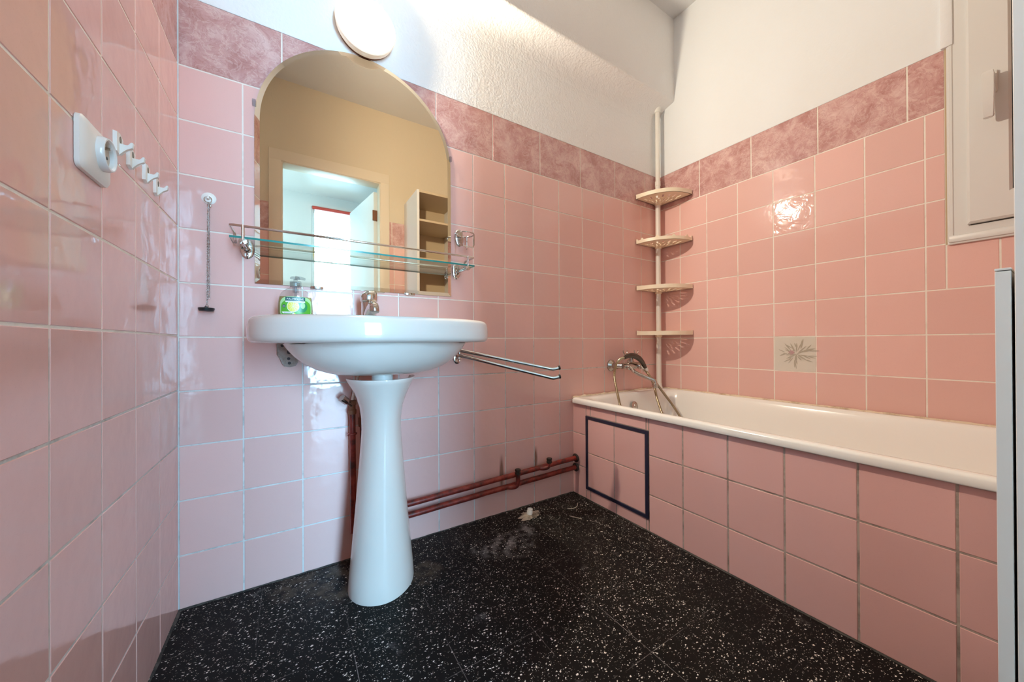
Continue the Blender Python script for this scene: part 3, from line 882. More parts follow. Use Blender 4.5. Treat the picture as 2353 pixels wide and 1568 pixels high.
for x in (.1545, .8265):
    bm = B(); oval_plate(bm, x, 1.021, .0175, .0290, .005)
    br = obj('bracket', bm, M['chrome'], t)
    bm = B()
    lathe(bm, [(.010, 0), (.0095, .012), (.0075, .014)], (x, -.004, 1.0175), (0, -1, 0), 16, True, False)
    tube(bm, [(x, -.004, 1.0175), (x, -.108, 1.0175)], .0062, 14)
    lathe(bm, [(.0, 0), (.0085, 0), (.009, .003), (.009, .013), (.0, .0145)], (x, -.1035, 1.0175), (0, -1, 0), 16)
    tube(bm, [(x, -.1125, 1.012), (x, -.1135, 1.022), (x, -.1135, 1.0625)], .0040, 12)
    obj('arm', bm, M['chrome'], br)
    for dz in (-.019, .020):
        bm = B(); sphere(bm, (x, -.0045, 1.021+dz), .0032, 10, sc=(1, .5, 1))
        obj('screw', bm, M['chrome'], br)

# ------------------------------------------------------------------ wire cup holder
t = thing('cup_holder', (.8408, 0, 1.16), 'small chrome wire cup holder on an oval plate beside the mirror', 'cup holder')
bm = B(); oval_plate(bm, .8408, 1.1600, .0195, .0345, .005)
obj('wall_plate', bm, M['old_chrome'], t)
for dz in (-.024, .024):
    bm = B(); sphere(bm, (.8408, -.005, 1.16+dz), .003, 10, sc=(1, .5, 1))
    obj('screw', bm, M['chrome'], t)
bm = B(); rc = (.8445, -.046, 1.1640)
tube(bm, arc_pts(rc, .036, 0, 2*PI, 40, 'xy'), .0027, 8, False)
tube(bm, [(.8408, -.003, 1.164), (.8408, -.012, 1.164)], .003, 8)
for a0, a1 in ((-2.3, -.55),):
    p0 = Vector(rc)+Vector((.036*math.cos(a0), .036*math.sin(a0), 0)); p1 = Vector(rc)+Vector((.036*math.cos(a1), .036*math.sin(a1), 0))
    q0 = p0+Vector((0, 0, -.050)); q1 = p1+Vector((0, 0, -.050))
    tube(bm, [p0, p0*.15+q0*.85, q0.lerp(q1, .08)+Vector((0, 0, -.003)), q0.lerp(q1, .92)+Vector((0, 0, -.003)), p1*.15+q1*.85, p1], .0025, 8)
a2 = .9
p0 = Vector(rc)+Vector((.036*math.cos(a2), .036*math.sin(a2), 0)); pm = Vector(rc)+Vector((.0, -.012, -.053))
tube(bm, [p0, p0+Vector((0, 0, -.045)), (p0+Vector((0, 0, -.053))).lerp(pm, .3), pm], .0025, 8)
obj('wire_ring', bm, M['chrome'], t)

# ------------------------------------------------------------------ towel rail
t = thing('towel_rail', (.829, 0, .683), 'chrome two-bar swinging towel rail on the wall right of the washbasin', 'towel rail')
bm = B(); oval_plate(bm, .829, .6825, .0195, .030, .006)
pl = obj('wall_plate', bm, M['chrome'], t)
bm = B()
box(bm, .822, .836, -.034, -.004, .700, .709, .002); box(bm, .822, .836, -.034, -.004, .672, .681, .002)
tube(bm, [(.8285, -.027, .664), (.8285, -.027, .718)], .0045, 12)
obj('pivot', bm, M['chrome'], t)
for z0, ex, ey, z1 in ((.708, 1.150, -.200, .6305), (.688, 1.148, -.205, .5955)):
    bm = B(); p = [(.8285, -.027, z0)]
    for k in range(1, 11):
        q = k/10; p.append((.8285+(ex-.8285)*q, -.027+(ey+.027)*q, z0+(z1-z0)*q))
    dx, dy = ex-.8285, ey+.027; L = math.hypot(dx, dy); dx /= L; dy /= L
    p += [(ex+dx*.008, ey+dy*.008, z1-.0008), (ex+dx*.018, ey+dy*.018, z1+.001), (ex+dx*.03, ey+dy*.03, z1+.004)]
    tube(bm, p, .0076, 14)
    bar = obj('bar', bm, M['chrome'], t)
    bm = B(); e = Vector(p[-1]); dd = (Vector(p[-1])-Vector(p[-2])).normalized()
    tube(bm, [e-dd*.001, e+dd*.006, e+dd*.008], [.0088, .0088, .005], 12)
    obj('end_cap', bm, M['black'], bar)

# ------------------------------------------------------------------ plug on chain, with its hook
t = thing('wall_hook', (.066, 0, 1.155), 'round white stick-on hook high on the tiles left of the mirror', 'hook')
bm = B(); lathe(bm, [(.0, .0045), (.006, .0045), (.013, .0030), (.0165, .0012), (.017, .0)], (.066, 0, 1.1555), (0, -1, 0), 32, False, True)
obj('disc', bm, M['white_plastic'], t)
bm = B(); box(bm, .0635, .0685, -.010, -.003, 1.150, 1.163, .0015); box(bm, .0635, .0685, -.015, -.009, 1.150, 1.158, .0015)
obj('peg', bm, M['white_plastic'], t)
t = thing('sink_plug', (.0635, -.010, .83), 'black rubber plug on a long doubled chain hanging left of the mirror', 'sink plug')
bm = B(); tube(bm, arc_pts((.066, -.0125, 1.1485), .0085, 0, 2*PI, 24, 'xz'), .0010, 8, False)
obj('ring', bm, M['old_chrome'], t)
def chain(bm, p0, p1, pitch=.0042):
    p0, p1 = Vector(p0), Vector(p1); n = int((p1-p0).length/pitch)
    for i in range(n):
        c = p0.lerp(p1, (i+.5)/n); o_ = i % 2
        pts = []
        for k in range(11):
            a = 2*PI*k/10
            x, z = .0019*math.cos(a), .0030*math.sin(a)
            pts.append(c+(Vector((x, 0, z)) if o_ else Vector((x*.35, x, z))))
        tube(bm, pts, .00062, 5, False)
for p0, p1 in (((.0655, -.0085, 1.140), (.0630, -.0085, .8505)), ((.0672, -.0060, 1.140), (.0672, -.0060, .868))):
    bm = B(); chain(bm, p0, p1); obj('chain', bm, M['old_chrome'], t)
bm = B(); box(bm, .0685, .0725, -.0095, -.0055, 1.130, 1.136, .001)
obj('chain_clasp', bm, M['old_chrome'], t)
bm = B(); tube(bm, [(.0590, -.0105, .8435), (.0600, -.0105, .8475), (.0628, -.0105, .8505), (.0656, -.0105, .8475), (.0666, -.0105, .8435)], .0008, 6)
obj('loop', bm, M['chrome'], t)
bm = B(); lathe(bm, [(.0, .013), (.004, .013), (.0045, .0095), (.0175, .0090), (.0185, .0075), (.0165, .0005), (.015, -.0005), (.0, -.0005)], (.0628, -.0181, .8305), (.02, 0, 1), 32)
obj('plug', bm, M['black'], t)

# ------------------------------------------------------------------ left wall: socket and hooks
t = thing('wall_socket', (0, -.5025, 1.04), 'square off-white wall socket on the left tiled wall', 'wall socket')
bm = B()
R = []
for x, ins in ((.0005, 0), (.006, 0), (.0095, .004), (.0115, .012), (.0135, .026)):
    R.append([(x, y, z) for y, z in rrect(-.5505+ins, -.4545-ins, .998+ins, 1.078-ins, max(.004, .010-ins*.2), 5)])
loft(bm, R, True, True, True)
obj('cover_plate', bm, M['white_plastic'], t, ang=30)
bm = B(); sc_ = (.012, -.4985, 1.040)
lathe(bm, [(.0265, 0), (.0265, .006), (.0245, .0105), (.0225, .0105), (.0205, .008), (.0203, .0005)], sc_, (1, 0, 0), 36)
obj('ring', bm, mat('glossy_white_plastic', (.80, .80, .78), .15), t)
bm = B(); lathe(bm, [(.0, .0), (.0203, .0), (.0203, .0015), (.0, .0015)], (.0132, -.4985, 1.040), (1, 0, 0), 28)
ins = obj('insert', bm, mat('greyed_plastic', (.52, .46, .38), .4), t)
for y in (-.5075, -.4895):
    bm = B(); lathe(bm, [(.0, 0), (.0026, 0), (.0026, .0008), (0, .0008)], (.0145, y, 1.038), (1, 0, 0), 12)
    obj('pin_hole', bm, M['dark'], ins)
bm = B(); tube(bm, [(.0135, -.4985, 1.050), (.022, -.4985, 1.050)], .0024, 10)
obj('earth_pin', bm, M['chrome'], ins)

def hook_at(y, z):
    """little robe hook: pointed back plate, dark oval for its hole, swept arm with upturned tip"""
    t = thing('robe_hook', (0, y, z), '', 'hook', 'white hooks on the left wall')
    bm = B()
    outl = [(-.0145, -.017), (-.0145, .019), (.0, .021), (.0145, .014), (.0145, -.010), (.0, -.021)]
    extrude_poly(bm, outl, lambda a, b: (-.0004, y+a, z+b), lambda a, b: (.0050, y+a*.94, z+b*.95))
    obj('back_plate', bm, M['white_plastic'], t, smooth=False)
    bm = B(); loft(bm, [[(.0051, y+.001+.0042*math.cos(2*PI*k/18), z+.009+.0062*math.sin(2*PI*k/18)) for k in range(18)], [(.0056, y+.001+.0042*math.cos(2*PI*k/18), z+.009+.0062*math.sin(2*PI*k/18)) for k in range(18)]], True, True, True)
    obj('dark_oval', bm, M['dark_oval'], t, smooth=False)  # dark disc coloured in for the hole in the plate
    bm = B()
    prof = [(.0045, .002), (.014, .0005), (.0165, .0005), (.0190, .007), (.0225, .007), (.0215, -.0035), (.017, -.0050), (.0135, -.0075), (.009, -.0125), (.006, -.0190), (.0045, -.019)]
    extrude_poly(bm, prof, lambda a, b: (a, y-.0035, z+b), lambda a, b: (a, y+.0035, z+b))
    bmesh.ops.bevel(bm, geom=list(bm.edges), offset=.0007, segments=1, affect='EDGES')
    obj('arm', bm, M['white_plastic'], t)
    return t
HK = [(-.4030, 1.0985), (-.3440, 1.0985), (-.2590, 1.1040), (-.1905, 1.1010)]
HL = ['white wall hook nearest the socket on the left wall', 'white wall hook second from the socket on the left wall',
      'white wall hook third from the socket on the left wall', 'white wall hook nearest the room corner on the left wall']
h0 = hook_at(*HK[0]); h0['label'] = HL[0]
for (y, z), lb in list(zip(HK, HL))[1:]:
    copy_thing(h0, (0, y-HK[0][0], z-HK[0][1]), lb)

# ------------------------------------------------------------------ lamp
LX, LZ, LR = .4855, 1.8240, .0975
t = thing('wall_lamp', (LX, 0, LZ), 'lit round glass wall lamp above the mirror', 'lamp')
bm = B(); lathe(bm, [(.0, 0), (.0865, 0), (.0875, .009), (.0, .009)], (LX, 0, LZ), (0, -1, 0), 64)
obj('base', bm, M['rust'], t)
bm = B(); lathe(bm, [(.085, .0085), (.0885, .0095), (.0925, .016), (LR, .038), (LR, .042), (LR-.003, .0445), (LR-.006, .0445), (LR-.008, .042), (LR-.010, .012)], (LX, 0, LZ), (0, -1, 0), 64)
obj('rim', bm, M['lamp_rim'], t)
bm = B(); prof = []
for k in range(46):
    r = (LR-.0075)*(1-k/45.); h = .0435+.020*(1-(r/LR)**2)+(.0009 if k % 2 else 0)
    prof.append((r, h))
lathe(bm, prof, (LX, 0, LZ), (0, -1, 0), 64)
obj('glass', bm, M['lamp'], t)
bl = bpy.data.lights.new('bulb', 'POINT'); bl.energy = BULB; bl.color = (1., .90, .74); bl.shadow_soft_size = .022
# made-up uneven output: dims the left wall, keeps the light towards the bath
bl.use_nodes = True; lt = bl.node_tree
le = [n for n in lt.nodes if n.type == 'EMISSION'][0]; lg = lt.nodes.new('ShaderNodeNewGeometry'); lx = lt.nodes.new('ShaderNodeSeparateXYZ')
lr = lt.nodes.new('ShaderNodeMapRange'); lr.interpolation_type = 'SMOOTHSTEP'
for i_, v_ in ((1, -.18), (2, .32), (3, .04), (4, 1.02)): lr.inputs[i_].default_value = v_
lt.links.new(lg.outputs['Normal'], lx.inputs[0]); lt.links.new(lx.outputs[0], lr.inputs[0]); lt.links.new(lr.outputs[0], le.inputs['Strength'])
bo = bpy.data.objects.new('bulb', bl); COL.objects.link(bo); bo.parent = t; bo.location = (0, -.0505, 0)

# ------------------------------------------------------------------ red pipes
def capbranch(bm, x, y0, z0, h):
    p = catmull([(x-.045, y0, z0), (x-.022, y0-.012, z0-.002), (x-.006, y0-.022, z0+.004), (x, y0-.024, z0+.02), (x, y0-.024, z0+h)], 6)
    tube(bm, p, .0095, 12)
    return p[-1]
PIPES = []
for za, zb, xt, hb, xs, lbl in ((.1475, .1775, 1.252, .024, .4720, 'upper of two red pipes along the wall foot between pedestal and bath'),
                                (.1070, .1325, 1.083, .055, .4400, 'lower of two red pipes, turning up beside the pedestal to a stop valve')):
    zf = lambda x: za+(zb-za)*(x-.44)/(PX-.44)
    t = thing('water_pipe', (.94, -.03, zf(.94)), lbl, 'pipe', 'red pipes along the wall'); PIPES.append(t)
    bm = B(); tube(bm, [(xs+(PX-.004-xs)*k/20, -.0305-.001*math.sin(k*1.7), zf(xs+(PX-.004-xs)*k/20)) for k in range(21)], .0112, 14)
    obj('pipe_run', bm, M['red'], t)
    bm = B(); e = capbranch(bm, xt, -.030, zf(xt-.045), hb)
    brn = obj('branch', bm, M['red'], t)
    bm = B(); lathe(bm, [(.0, 0), (.0105, 0), (.0125, .002), (.0125, .010), (.010, .0115), (.0115, .013), (.0125, .015), (.0125, .022), (.011, .0235), (.0, .0235)], (e[0], e[1], e[2]-.003), seg=6)
    obj('cap', bm, M['valve_cap'], brn, ang=20)
    bm = B(); lathe(bm, [(.012, 0), (.019, .002), (.021, .006), (.017, .012), (.012, .0145)], (PX-.0155, -.030, zf(PX-.015)), (1, 0, 0), 16, True, True)
    obj('wall_collar', bm, M['dark'], t)
    bm = B(); tube(bm, [(xs, -.0305, zf(xs)-.004), (xs, -.030, .30), (xs-.0015, -.030, .505 if xs < .45 else .545)], .0095, 14)
    obj('riser', bm, M['red'], t)
t = PIPES[1]
bm = B(); lathe(bm, [(.0, 0), (.012, 0), (.013, .004), (.013, .014), (.010, .017), (.010, .030), (.013, .032), (.013, .046), (.0, .048)], (.4385, -.030, .500), seg=12)
vb = obj('stop_valve', bm, M['rust'], t)
vb['label'] = 'rusted stop valve body'
bm = B(); tube(bm, [(.436, -.034, .530), (.424, -.042, .541), (.420, -.044, .545), (.404, -.052, .560)], [.0065, .0065, .0115, .0125], 12)
obj('valve_knob', bm, M['old_chrome'], vb)['label'] = 'chrome knob'
bm = B(); tube(bm, [(.4385, -.030, .540), (.446, -.022, .575), (.470, -.020, .68), (.4845, -.020, .73)], .0055, 10)
obj('supply_hose', bm, M['old_chrome'], t)
bm = B(); tube(bm, arc_pts((.439, -.030, .434), .0115, 0, 2*PI, 20, 'xy'), .003, 8, False)
tube(bm, [(.423, -.030, .434), (.430, -.030, .434)], .0045, 8)
obj('pipe_clip', bm, M['red'], t)
t = PIPES[0]
bm = B(); lathe(bm, [(.0, 0), (.013, 0), (.014, .01), (.014, .03), (.010, .034), (.010, .046), (.0, .048)], (.4705, -.030, .455), seg=12)
obj('union_nut', bm, M['rust'], t)

# capped stub in the floor
t = thing('floor_stub', (1.125, -.078, 0), 'white capped waste stub in a crumbly patch on the floor near the pipes', 'pipe stub')
bm = B(); R = []
rnd = random.Random(11); jit = [rnd.uniform(.75, 1.2) for _ in range(28)]
for r, h in ((.043, .0004), (.036, .003), (.026, .006), (.014, .0065)):
    R.append([(1.125+r*j*math.cos(2*PI*k/28)*1.25, -.082+r*j*.8*math.sin(2*PI*k/28), h+rnd.uniform(0, .001)) for k, j in enumerate(jit)])
loft(bm, R, True, True, True)
obj('plaster_patch', bm, grout_mat('crumbly_plaster', (.50, .42, .33), (.13, .10, .08), .45, .62), t)
bm = B(); lathe(bm, [(.0, 0), (.0125, 0), (.0135, .003), (.0135, .014), (.0115, .017), (.0115, .024), (.009, .025), (.009, .021), (.0, .021)], (1.125, -.080, .004), (.1, 0, 1), 20)
obj('stub_cap', bm, M['white_plastic'], t)
# loose bits of swarf on the floor
M['debris'] = mat('pale_debris', (.46, .40, .33), .7)
t = thing('debris_strip', (1.33, -.10, 0), 'thin curled pale strip lying on the floor by the bath panel corner', 'debris')
bm = B(); tube(bm, catmull([(1.300, -.125, .002), (1.318, -.138, .003), (1.345, -.132, .003), (1.372, -.108, .002)], 8), .0018, 6)
obj('curl', bm, M['debris'], t)
t = thing('debris_strip', (1.27, -.20, 0), 'short straight pale splinter lying on the dark floor', 'debris')
bm = B(); tube(bm, [(1.262, -.178, .0018), (1.288, -.224, .0018)], .0016, 6)
obj('splinter', bm, M['debris'], t)

# ------------------------------------------------------------------ bath
BY1 = -1.6215
t = thing('bathtub', (1.78, -.81, 0), 'cream enamelled bathtub built in along the right wall', 'bathtub')
bm = B(); R = []
def rb(x0, x1, y0, y1, r, z): return [(x, y, z) for x, y in rrect(x0, x1, y0, y1, r, 10)]
x0, x1, y0, y1 = 1.4275, W-.0025, BY1, -.0025
for z, i_, r in ((.4402, .006, .012), (.4412, .0012, .014), (.444, 0, .016), (.459, .0003, .017), (.4635, .0025, .019), (.4665, .008, .022), (.4675, .016, .026)):
    R.append(rb(x0+i_, x1-min(i_, .004), y0+i_, y1-min(i_, .004), r, z))
ix0, ix1, iy0, iy1 = 1.4545, W-.024, BY1+.05, -.058
for z, a, r in ((.4668, 0, .065), (.463, .005, .072), (.452, .012, .088), (.40, .022, .095), (.30, .040, .105), (.20, .060, .115), (.13, .085, .12), (.11, .12, .12), (.105, .17, .09)):
    R.append(rb(ix0+a, ix1-a, iy0+a*1.5, iy1-a*.8, r, z))
loft(bm, R, True, False, True)
obj('tub_shell', bm, M['enamel'], t, ang=60)
bm = B(); oc = (1.795, -.0865, .402)
lathe(bm, [(.0, .008), (.006, .008), (.008, .004), (.020, .004), (.023, .002), (.0235, 0)], oc, (0, -1, .28), 28, False, True)
obj('overflow', bm, M['old_chrome'], t)
bm = B(); rnd = random.Random(2)
def bead(p0, p1, n=70):
    P0, P1 = Vector(p0), Vector(p1); pts = []; rr_ = []
    for i in range(n+1):
        p = P0.lerp(P1, i/n); pts.append(p+Vector((0, 0, rnd.uniform(-.0012, .0012)))); rr_.append(rnd.uniform(.0045, .0075))
    tube(bm, pts, rr_, 8)
bead((W-.0078, -.0078, RIM), (W-.0078, -1.612, RIM)); bead((1.437, -.0078, RIM), (W-.0078, -.0078, RIM))
obj('sealant', bm, M['silicone'], t)

# tiled front panel with removable hatch
HY0, HY1, HZ0, HZ1 = -.4355, -.0915, .0475, .3905
embP = lambda u, v, dd: (PX+dd, -u, v)
bm = B()
ucP = lines(0, 1.6235, .2720-T, .15205)
ucP = [u for u in ucP]
rwP = [0.0, .1437, .2970, .4400]
hole = (-HY1, -HY0, HZ0, HZ1)
tile_field(bm, embP, cells(ucP, rwP, hole), .0040, 1, .0018, .0014)
sheet(bm, embP, subtract((0, 1.6235, 0, .4400), hole), .0014, 0)
for r in subtract((0, 1.6235, 0, .4400), hole): box(bm, PX+.0018, PX+.010, -r[1], -r[0], r[2], r[3], mi=0)
M['tile_panel'] = tile_mat('pink_panel_tile', (TILE[0], TILE[1]*.94, TILE[2]*.97), .10, .22)
o = obj('bath_surround', bm, [M['grout_dirty'], M['tile_panel']], smooth=False, base=(PX, -.81, 0))
tag(o, 'pink tiled masonry front closing the long side of the bathtub', 'bath surround')
t = thing('access_hatch', (PX, -.2635, HZ0), 'tiled inspection hatch edged with dark blue strip in the bath panel', 'access hatch')
bm = B(); fw = .0145
emb2 = lambda u, v, dd: (PX-dd, -u, v)
prof = [(0, -.012), (0, .0030), (.0012, .0042), (fw-.0012, .0042), (fw, .0030), (fw, -.012)]
rings = [[emb2(a+su*p, b+sv*p, q) for p, q in prof] for a, b, su, sv in ((-HY1, HZ0, 1, 1), (-HY0, HZ0, -1, 1), (-HY0, HZ1, -1, -1), (-HY1, HZ1, 1, -1))]
loft(bm, rings+[rings[0]], True)
obj('edge_strip', bm, M['edge_strip'], t, ang=30)
bm = B()
um, vm = (-HY1-HY0)/2, (HZ0+HZ1)/2
embH = lambda u, v, dd: (PX-.0022+dd, -u, v)
tile_field(bm, embH, cells([-HY1+fw, um, -HY0-fw], [HZ0+fw, vm, HZ1-fw]), .0036, 1, .0018, .0013)
sheet(bm, embH, [(-HY1+fw, -HY0-fw, HZ0+fw, HZ1-fw)], .0013, 0)
obj('tiled_face', bm, [M['grout_dirty'], M['tile_panel']], t, smooth=False)

# ------------------------------------------------------------------ bath mixer and hand shower
t = thing('bath_mixer', (1.79, 0, .61), 'old chrome bath mixer tap on the wall over the bathtub end', 'tap')
mz, my = .612, -.068
bm = B(); tube(bm, [(1.722, my, mz), (1.858, my, mz)], .0165, 18)
lathe(bm, [(.0, -.034), (.019, -.034), (.022, -.02), (.022, .02), (.019, .034), (.0, .034)], (1.790, my, mz), (1, 0, 0), 20)
tube(bm, [(1.790, my, mz+.01), (1.790, my-.004, mz+.046)], [.013, .010], 14)
mb = obj('mixer_body', bm, M['old_chrome'], t)
for x in (1.713, 1.865):
    bm = B(); lathe(bm, [(.0, 0), (.031, 0), (.030, .006), (.020, .016), (.0155, .020), (.0155, .045), (.0, .045)], (x, 0, mz), (0, -1, 0), 24)
    tube(bm, [(x, -.04, mz), (x+(.012 if x < 1.79 else -.012), my, mz)], .0135, 12)
    obj('wall_flange', bm, M['old_chrome'], t)
for x, s in ((1.752, -1), (1.838, 1)):
    bm = B(); lathe(bm, [(.0, 0), (.014, 0), (.015, .008), (.012, .016), (.0, .018)], (x, my-.012, mz-.004), (0, -1, -.35), 16)
    tube(bm, [(x-.016, my-.034, mz+.004), (x, my-.036, mz-.012), (x+.016, my-.034, mz-.030)], [.005, .0065, .005], 10)
    obj('handle', bm, M['chrome'], t)
bm = B(); tube(bm, catmull([(1.778, my-.008, mz-.012), (1.780, my-.035, mz-.033), (1.800, my-.075, mz-.052), (1.822, my-.105, mz-.066), (1.830, my-.116, mz-.074), (1.831, my-.118, mz-.090)], 6), .0088, 14)
sp = obj('spout', bm, M['old_chrome'], t)
bm = B(); lathe(bm, [(.009, 0), (.0125, -.003), (.0125, -.021), (.010, -.023), (.0, -.021)], (1.831, my-.118, mz-.085), (0, 0, 1), 18)
obj('spout_nozzle', bm, M['old_chrome'], sp)
bm = B()
for s in (-1, 1):
    cx_ = 1.780+s*.043
    tube(bm, [(1.784, my-.006, mz+.052), (1.784+s*.02, my-.008, mz+.054), (cx_-s*.010, my-.008, mz+.062)], .0035, 8)
    tube(bm, [Vector((cx_, my-.008, mz+.078))+Vector((.015*math.cos(a), 0, .017*math.sin(a))) for a in [PI*.95+PI*1.1*k/14 for k in range(15)]], .0028, 8)
obj('cradle', bm, M['old_chrome'], t)

t = thing('hand_shower', (1.78, -.1, .60), 'hand shower with ribbed brass hose draped over the bath mixer', 'hand shower')
bm = B()
hp = catmull([(1.700, -.098, .657), (1.735, -.104, .667), (1.775, -.106, .664), (1.815, -.108, .644), (1.845, -.110, .612), (1.856, -.112, .588)], 6)
n = len(hp); tube(bm, hp, [.0085+.006*math.sin(PI*min(1, i/(n*.8))) for i in range(n)], 14)
obj('grip', bm, mat('dark_chrome_grip', (.10, .085, .075), .25, .8), t)
bm = B(); tube(bm, [hp[-4], hp[-1], Vector(hp[-1])+Vector((.004, -.001, -.014))], [.0115, .0115, .0075], 12)
obj('collar', bm, M['white_plastic'], t)
def hose(bm, ctrl, r=.0062):
    c = catmull(ctrl, 14); L = [0.]
    for a, b in zip(c[:-1], c[1:]): L.append(L[-1]+(b-a).length)
    step = .0021; n = int(L[-1]/step); pts = []; k = 0
    for i in range(n+1):
        s = L[-1]*i/n
        while k < len(L)-2 and L[k+1] < s: k += 1
        pts.append(c[k].lerp(c[k+1], (s-L[k])/max(1e-9, L[k+1]-L[k])))
    tube(bm, pts, [r*(1.10 if i % 2 else .86) for i in range(n+1)], 10)
bm = B()
hose(bm, [(1.704, -.098, .6575), (1.672, -.100, .651), (1.640, -.105, .632), (1.619, -.110, .595), (1.615, -.112, .56), (1.630, -.115, .49), (1.652, -.122, .40), (1.675, -.16, .28), (1.74, -.32, .130), (1.88, -.42, .125), (1.93, -.30, .19), (1.940, -.175, .31), (1.915, -.14, .42), (1.890, -.132, .512), (1.858, -.122, .570), (1.842, -.098, .600), (1.835, -.080, .606)])
hose(bm, [(1.858, -.112, .582), (1.872, -.122, .555), (1.893, -.135, .530), (1.962, -.150, .452), (2.010, -.170, .385), (2.035, -.205, .31), (2.00, -.30, .20), (1.90, -.45, .125), (1.76, -.50, .122)])
obj('hose', bm, M['brass_hose'], t)['label'] = 'ribbed brass-coloured metal hose'

# ------------------------------------------------------------------ corner pole shelf
PXc, PYc = 2.0815, -.0285
t = thing('corner_pole_shelf', (PXc, PYc, RIM), 'cream plastic corner shelf unit of four trays on a floor-to-beam pole over the bathtub', 'corner shelf')
bm = B(); tube(bm, [(PXc, PYc, RIM+.004), (PXc, PYc, 1.66)], .0140, 20); tube(bm, [(PXc, PYc, 1.655), (PXc, PYc, 2.10)], .0122, 20)
lathe(bm, [(.0122, 0), (.0155, .002), (.0155, .028), (.0122, .03)], (PXc, PYc, 1.645), seg=20)
obj('pole', bm, mat('pole_plastic', (.84, .81, .75), .35), t)
for z0, s in ((RIM+.0005, 1), (2.1055, -1)):
    bm = B(); lathe(bm, [(.0, 0), (.0195, 0), (.0195, .006*s), (.0165, .014*s), (.016, .030*s), (.0, .030*s)], (PXc, PYc, z0), seg=20)
    obj('end_cap', bm, M['white_plastic'], t)
def tray(z, notched=False):
    bm = B(); cx_, cy_ = W-.004, -.004; Rr = .206
    def pt(r, a, zz):
        # quarter round with a flattened front
        f = 1/((abs(math.cos(a))**2.3+abs(math.sin(a))**2.3)**(1/2.3))
        return (cx_-r*f*math.cos(a), cy_-r*f*math.sin(a), zz)
    NA = 24; rad = [.012, .045, .060, .078, .096, .114, .132, .150, .168, .190, .199, Rr]
    slot = set()
    for i in range(2, NA-2):
        if i % 3 == 1: slot |= {(3, i), (4, i)}
        if i % 3 == 2: slot |= {(6, i), (7, i)}
        if i % 3 == 0: slot |= {(5, i)} if i % 2 else {(2, i)}
    V = [[bm.verts.new(pt(r, PI/2*i/NA, z)) for i in range(NA+1)] for r in rad]
    V2 = [[bm.verts.new(pt(r, PI/2*i/NA, z+.003)) for i in range(NA+1)] for r in rad]
    keep = lambda a, i: 0 <= a < len(rad)-1 and 0 <= i < NA and (a, i) not in slot
    for a in range(len(rad)-1):
        for i in range(NA):
            if not keep(a, i): continue
            bm.faces.new((V[a][i], V[a][i+1], V[a+1][i+1], V[a+1][i])); bm.faces.new((V2[a][i], V2[a+1][i], V2[a+1][i+1], V2[a][i+1]))
            for (b, j, p, q) in ((a-1, i, (a, i), (a, i+1)), (a+1, i, (a+1, i+1), (a+1, i)), (a, i-1, (a+1, i), (a, i)), (a, i+1, (a, i+1), (a+1, i+1))):
                if not keep(b, j):
                    bm.faces.new((V[p[0]][p[1]], V2[p[0]][p[1]], V2[q[0]][q[1]], V[q[0]][q[1]]))
    # upstand along the front and the two wall sides
    def ribbon(pl, h, th=.003):
        R = []
        for k, (p, q) in enumerate(pl):
            hh = h(k) if callable(h) else h
            R.append([(p[0], p[1], z), (p[0], p[1], z+hh), (q[0], q[1], z+hh), (q[0], q[1], z)])
        loft(bm, R, True, True, True)
    fr = [(pt(Rr, PI/2*i/48, 0), pt(Rr-.004, PI/2*i/48, 0)) for i in range(49)]
    if notched: ribbon(fr, lambda k: .026 if k % 12 in (5, 6) or k in (0, 1, 47, 48) else .017)
    else: ribbon(fr, lambda k: .021+.004*(abs(k-24)/24)**6)
    ribbon([((cx_-r, cy_, 0), (cx_-r, cy_-.003, 0)) for r in (.015, .1, Rr-.001)], .021)
    ribbon([((cx_, cy_-r, 0), (cx_-.003, cy_-r, 0)) for r in (.015, .1, Rr-.001)], .021)
    lathe(bm, [(.0142, -.012), (.0185, -.010), (.0185, .018), (.0142, .020)], (PXc, PYc, z), seg=20)
    return bm
for i, z in enumerate((1.5445, 1.2905, 1.0285, .7755)):
    bm = tray(z, i == 1)
    o = obj('tray', bm, M['cream_plastic'], t, ang=40)

# ------------------------------------------------------------------ end panel, cabinet
t = thing('shelf_cabinet', (1.236, -1.45, 0), 'tall white cabinet with open shelves above a low door, against the door wall', 'cabinet')
cx0, cx1, cy0, cy1, cz = 1.055, 1.418, -D+.002, -1.2755, 1.880
bm = B(); box(bm, cx0, cx0+.018, cy0, cy1, .0005, cz, .0008, 1); obj('side_panel', bm, M['melamine'], t)
bm = B(); box(bm, cx1-.018, cx1, cy0, cy1, .0005, cz, .0008, 1); obj('side_panel', bm, M['melamine'], t)
bm = B(); box(bm, cx0+.0185, cx1-.0185, cy0, cy0+.006, .001, cz); obj('back_panel', bm, M['cabinet_inside'], t)
bm = B(); box(bm, cx0+.0185, cx1-.0185, cy0+.0065, cy1, cz-.018, cz, .0008, 1); obj('top_panel', bm, M['cabinet_inside'], t)
for z in (.06, .44, .81, 1.09, 1.360, 1.650):
    bm = B(); box(bm, cx0+.0185, cx1-.0185, cy0+.0065, cy1-.004, z, z+.016, .0008, 1); obj('shelf', bm, M['cabinet_inside'], t)

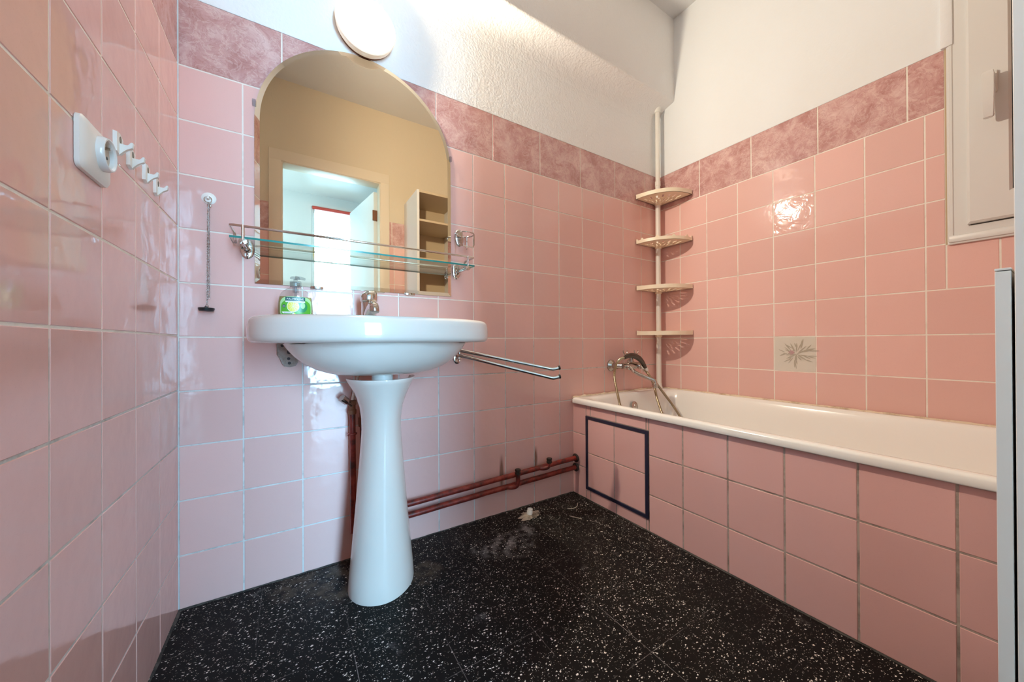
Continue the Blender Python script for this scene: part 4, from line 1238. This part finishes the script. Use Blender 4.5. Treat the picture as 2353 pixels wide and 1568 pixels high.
bm = B(); box(bm, cx0+.001, cx1-.001, -1.2730, -1.2603, .065, .8275, .0006, 1)
cd = obj('cabinet_door', bm, M['white_lacquer'], t)
bm = B(); box(bm, cx0+.0006, cx1-.0006, -1.2732, -1.2601, .8285, .8315, .0004, 1); obj('top_edging', bm, M['white_lacquer'], cd)
for z in (.17, .735):
    bm = B(); box(bm, cx0+.0195, cx0+.06, -1.2752, -1.2732, z, z+.05); tube(bm, [(cx0+.03, -1.2742, z+.01), (cx0+.03, -1.2742, z+.04)], .0009, 8)
    obj('hinge', bm, M['dark'], cd)
bm = B(); sphere(bm, (cx1-.04, -1.2520, .70), .010, 16); tube(bm, [(cx1-.04, -1.2605, .70), (cx1-.04, -1.2540, .70)], .005, 12); obj('knob', bm, M['chrome'], cd)

# ------------------------------------------------------------------ world, camera, view
wd = bpy.data.worlds.new('World'); SC.world = wd; wd.use_nodes = True
wd.node_tree.nodes['Background'].inputs[0].default_value = (.62, .75, .9, 1); wd.node_tree.nodes['Background'].inputs[1].default_value = .6

cam = bpy.data.cameras.new('Camera'); co = bpy.data.objects.new('Camera', cam); COL.objects.link(co)
cam.sensor_width = 36.; cam.lens = 36.*808.73/2353.; cam.clip_start = .01
cam.shift_y = (785.10-784.)/2353.
yaw, pitch, roll = .55826, .003015, -.004892
fw_, rt_, up_ = Vector((math.sin(yaw), math.cos(yaw), 0)), Vector((math.cos(yaw), -math.sin(yaw), 0)), Vector((0, 0, 1))
f2 = fw_*math.cos(pitch)+up_*math.sin(pitch); u2 = up_*math.cos(pitch)-fw_*math.sin(pitch)
r3 = rt_*math.cos(roll)+u2*math.sin(roll); u3 = u2*math.cos(roll)-rt_*math.sin(roll)
m = Matrix((r3, u3, -f2)).transposed().to_4x4(); m.translation = Vector((.26797, -1.31659, .73732))
co.matrix_world = m
SC.camera = co
SC.view_settings.view_transform = 'Standard'; SC.view_settings.look = 'None'; SC.view_settings.gamma = 1.
SC.view_settings.use_curve_mapping = False
SC.view_settings.exposure = 0.
cy = SC.cycles
cy.max_bounces = 10; cy.diffuse_bounces = 6; cy.glossy_bounces = 6; cy.transmission_bounces = 6; cy.transparent_max_bounces = 12
cy.caustics_reflective = False; cy.caustics_refractive = False; cy.sample_clamp_indirect = 6.
cy.use_denoising = True
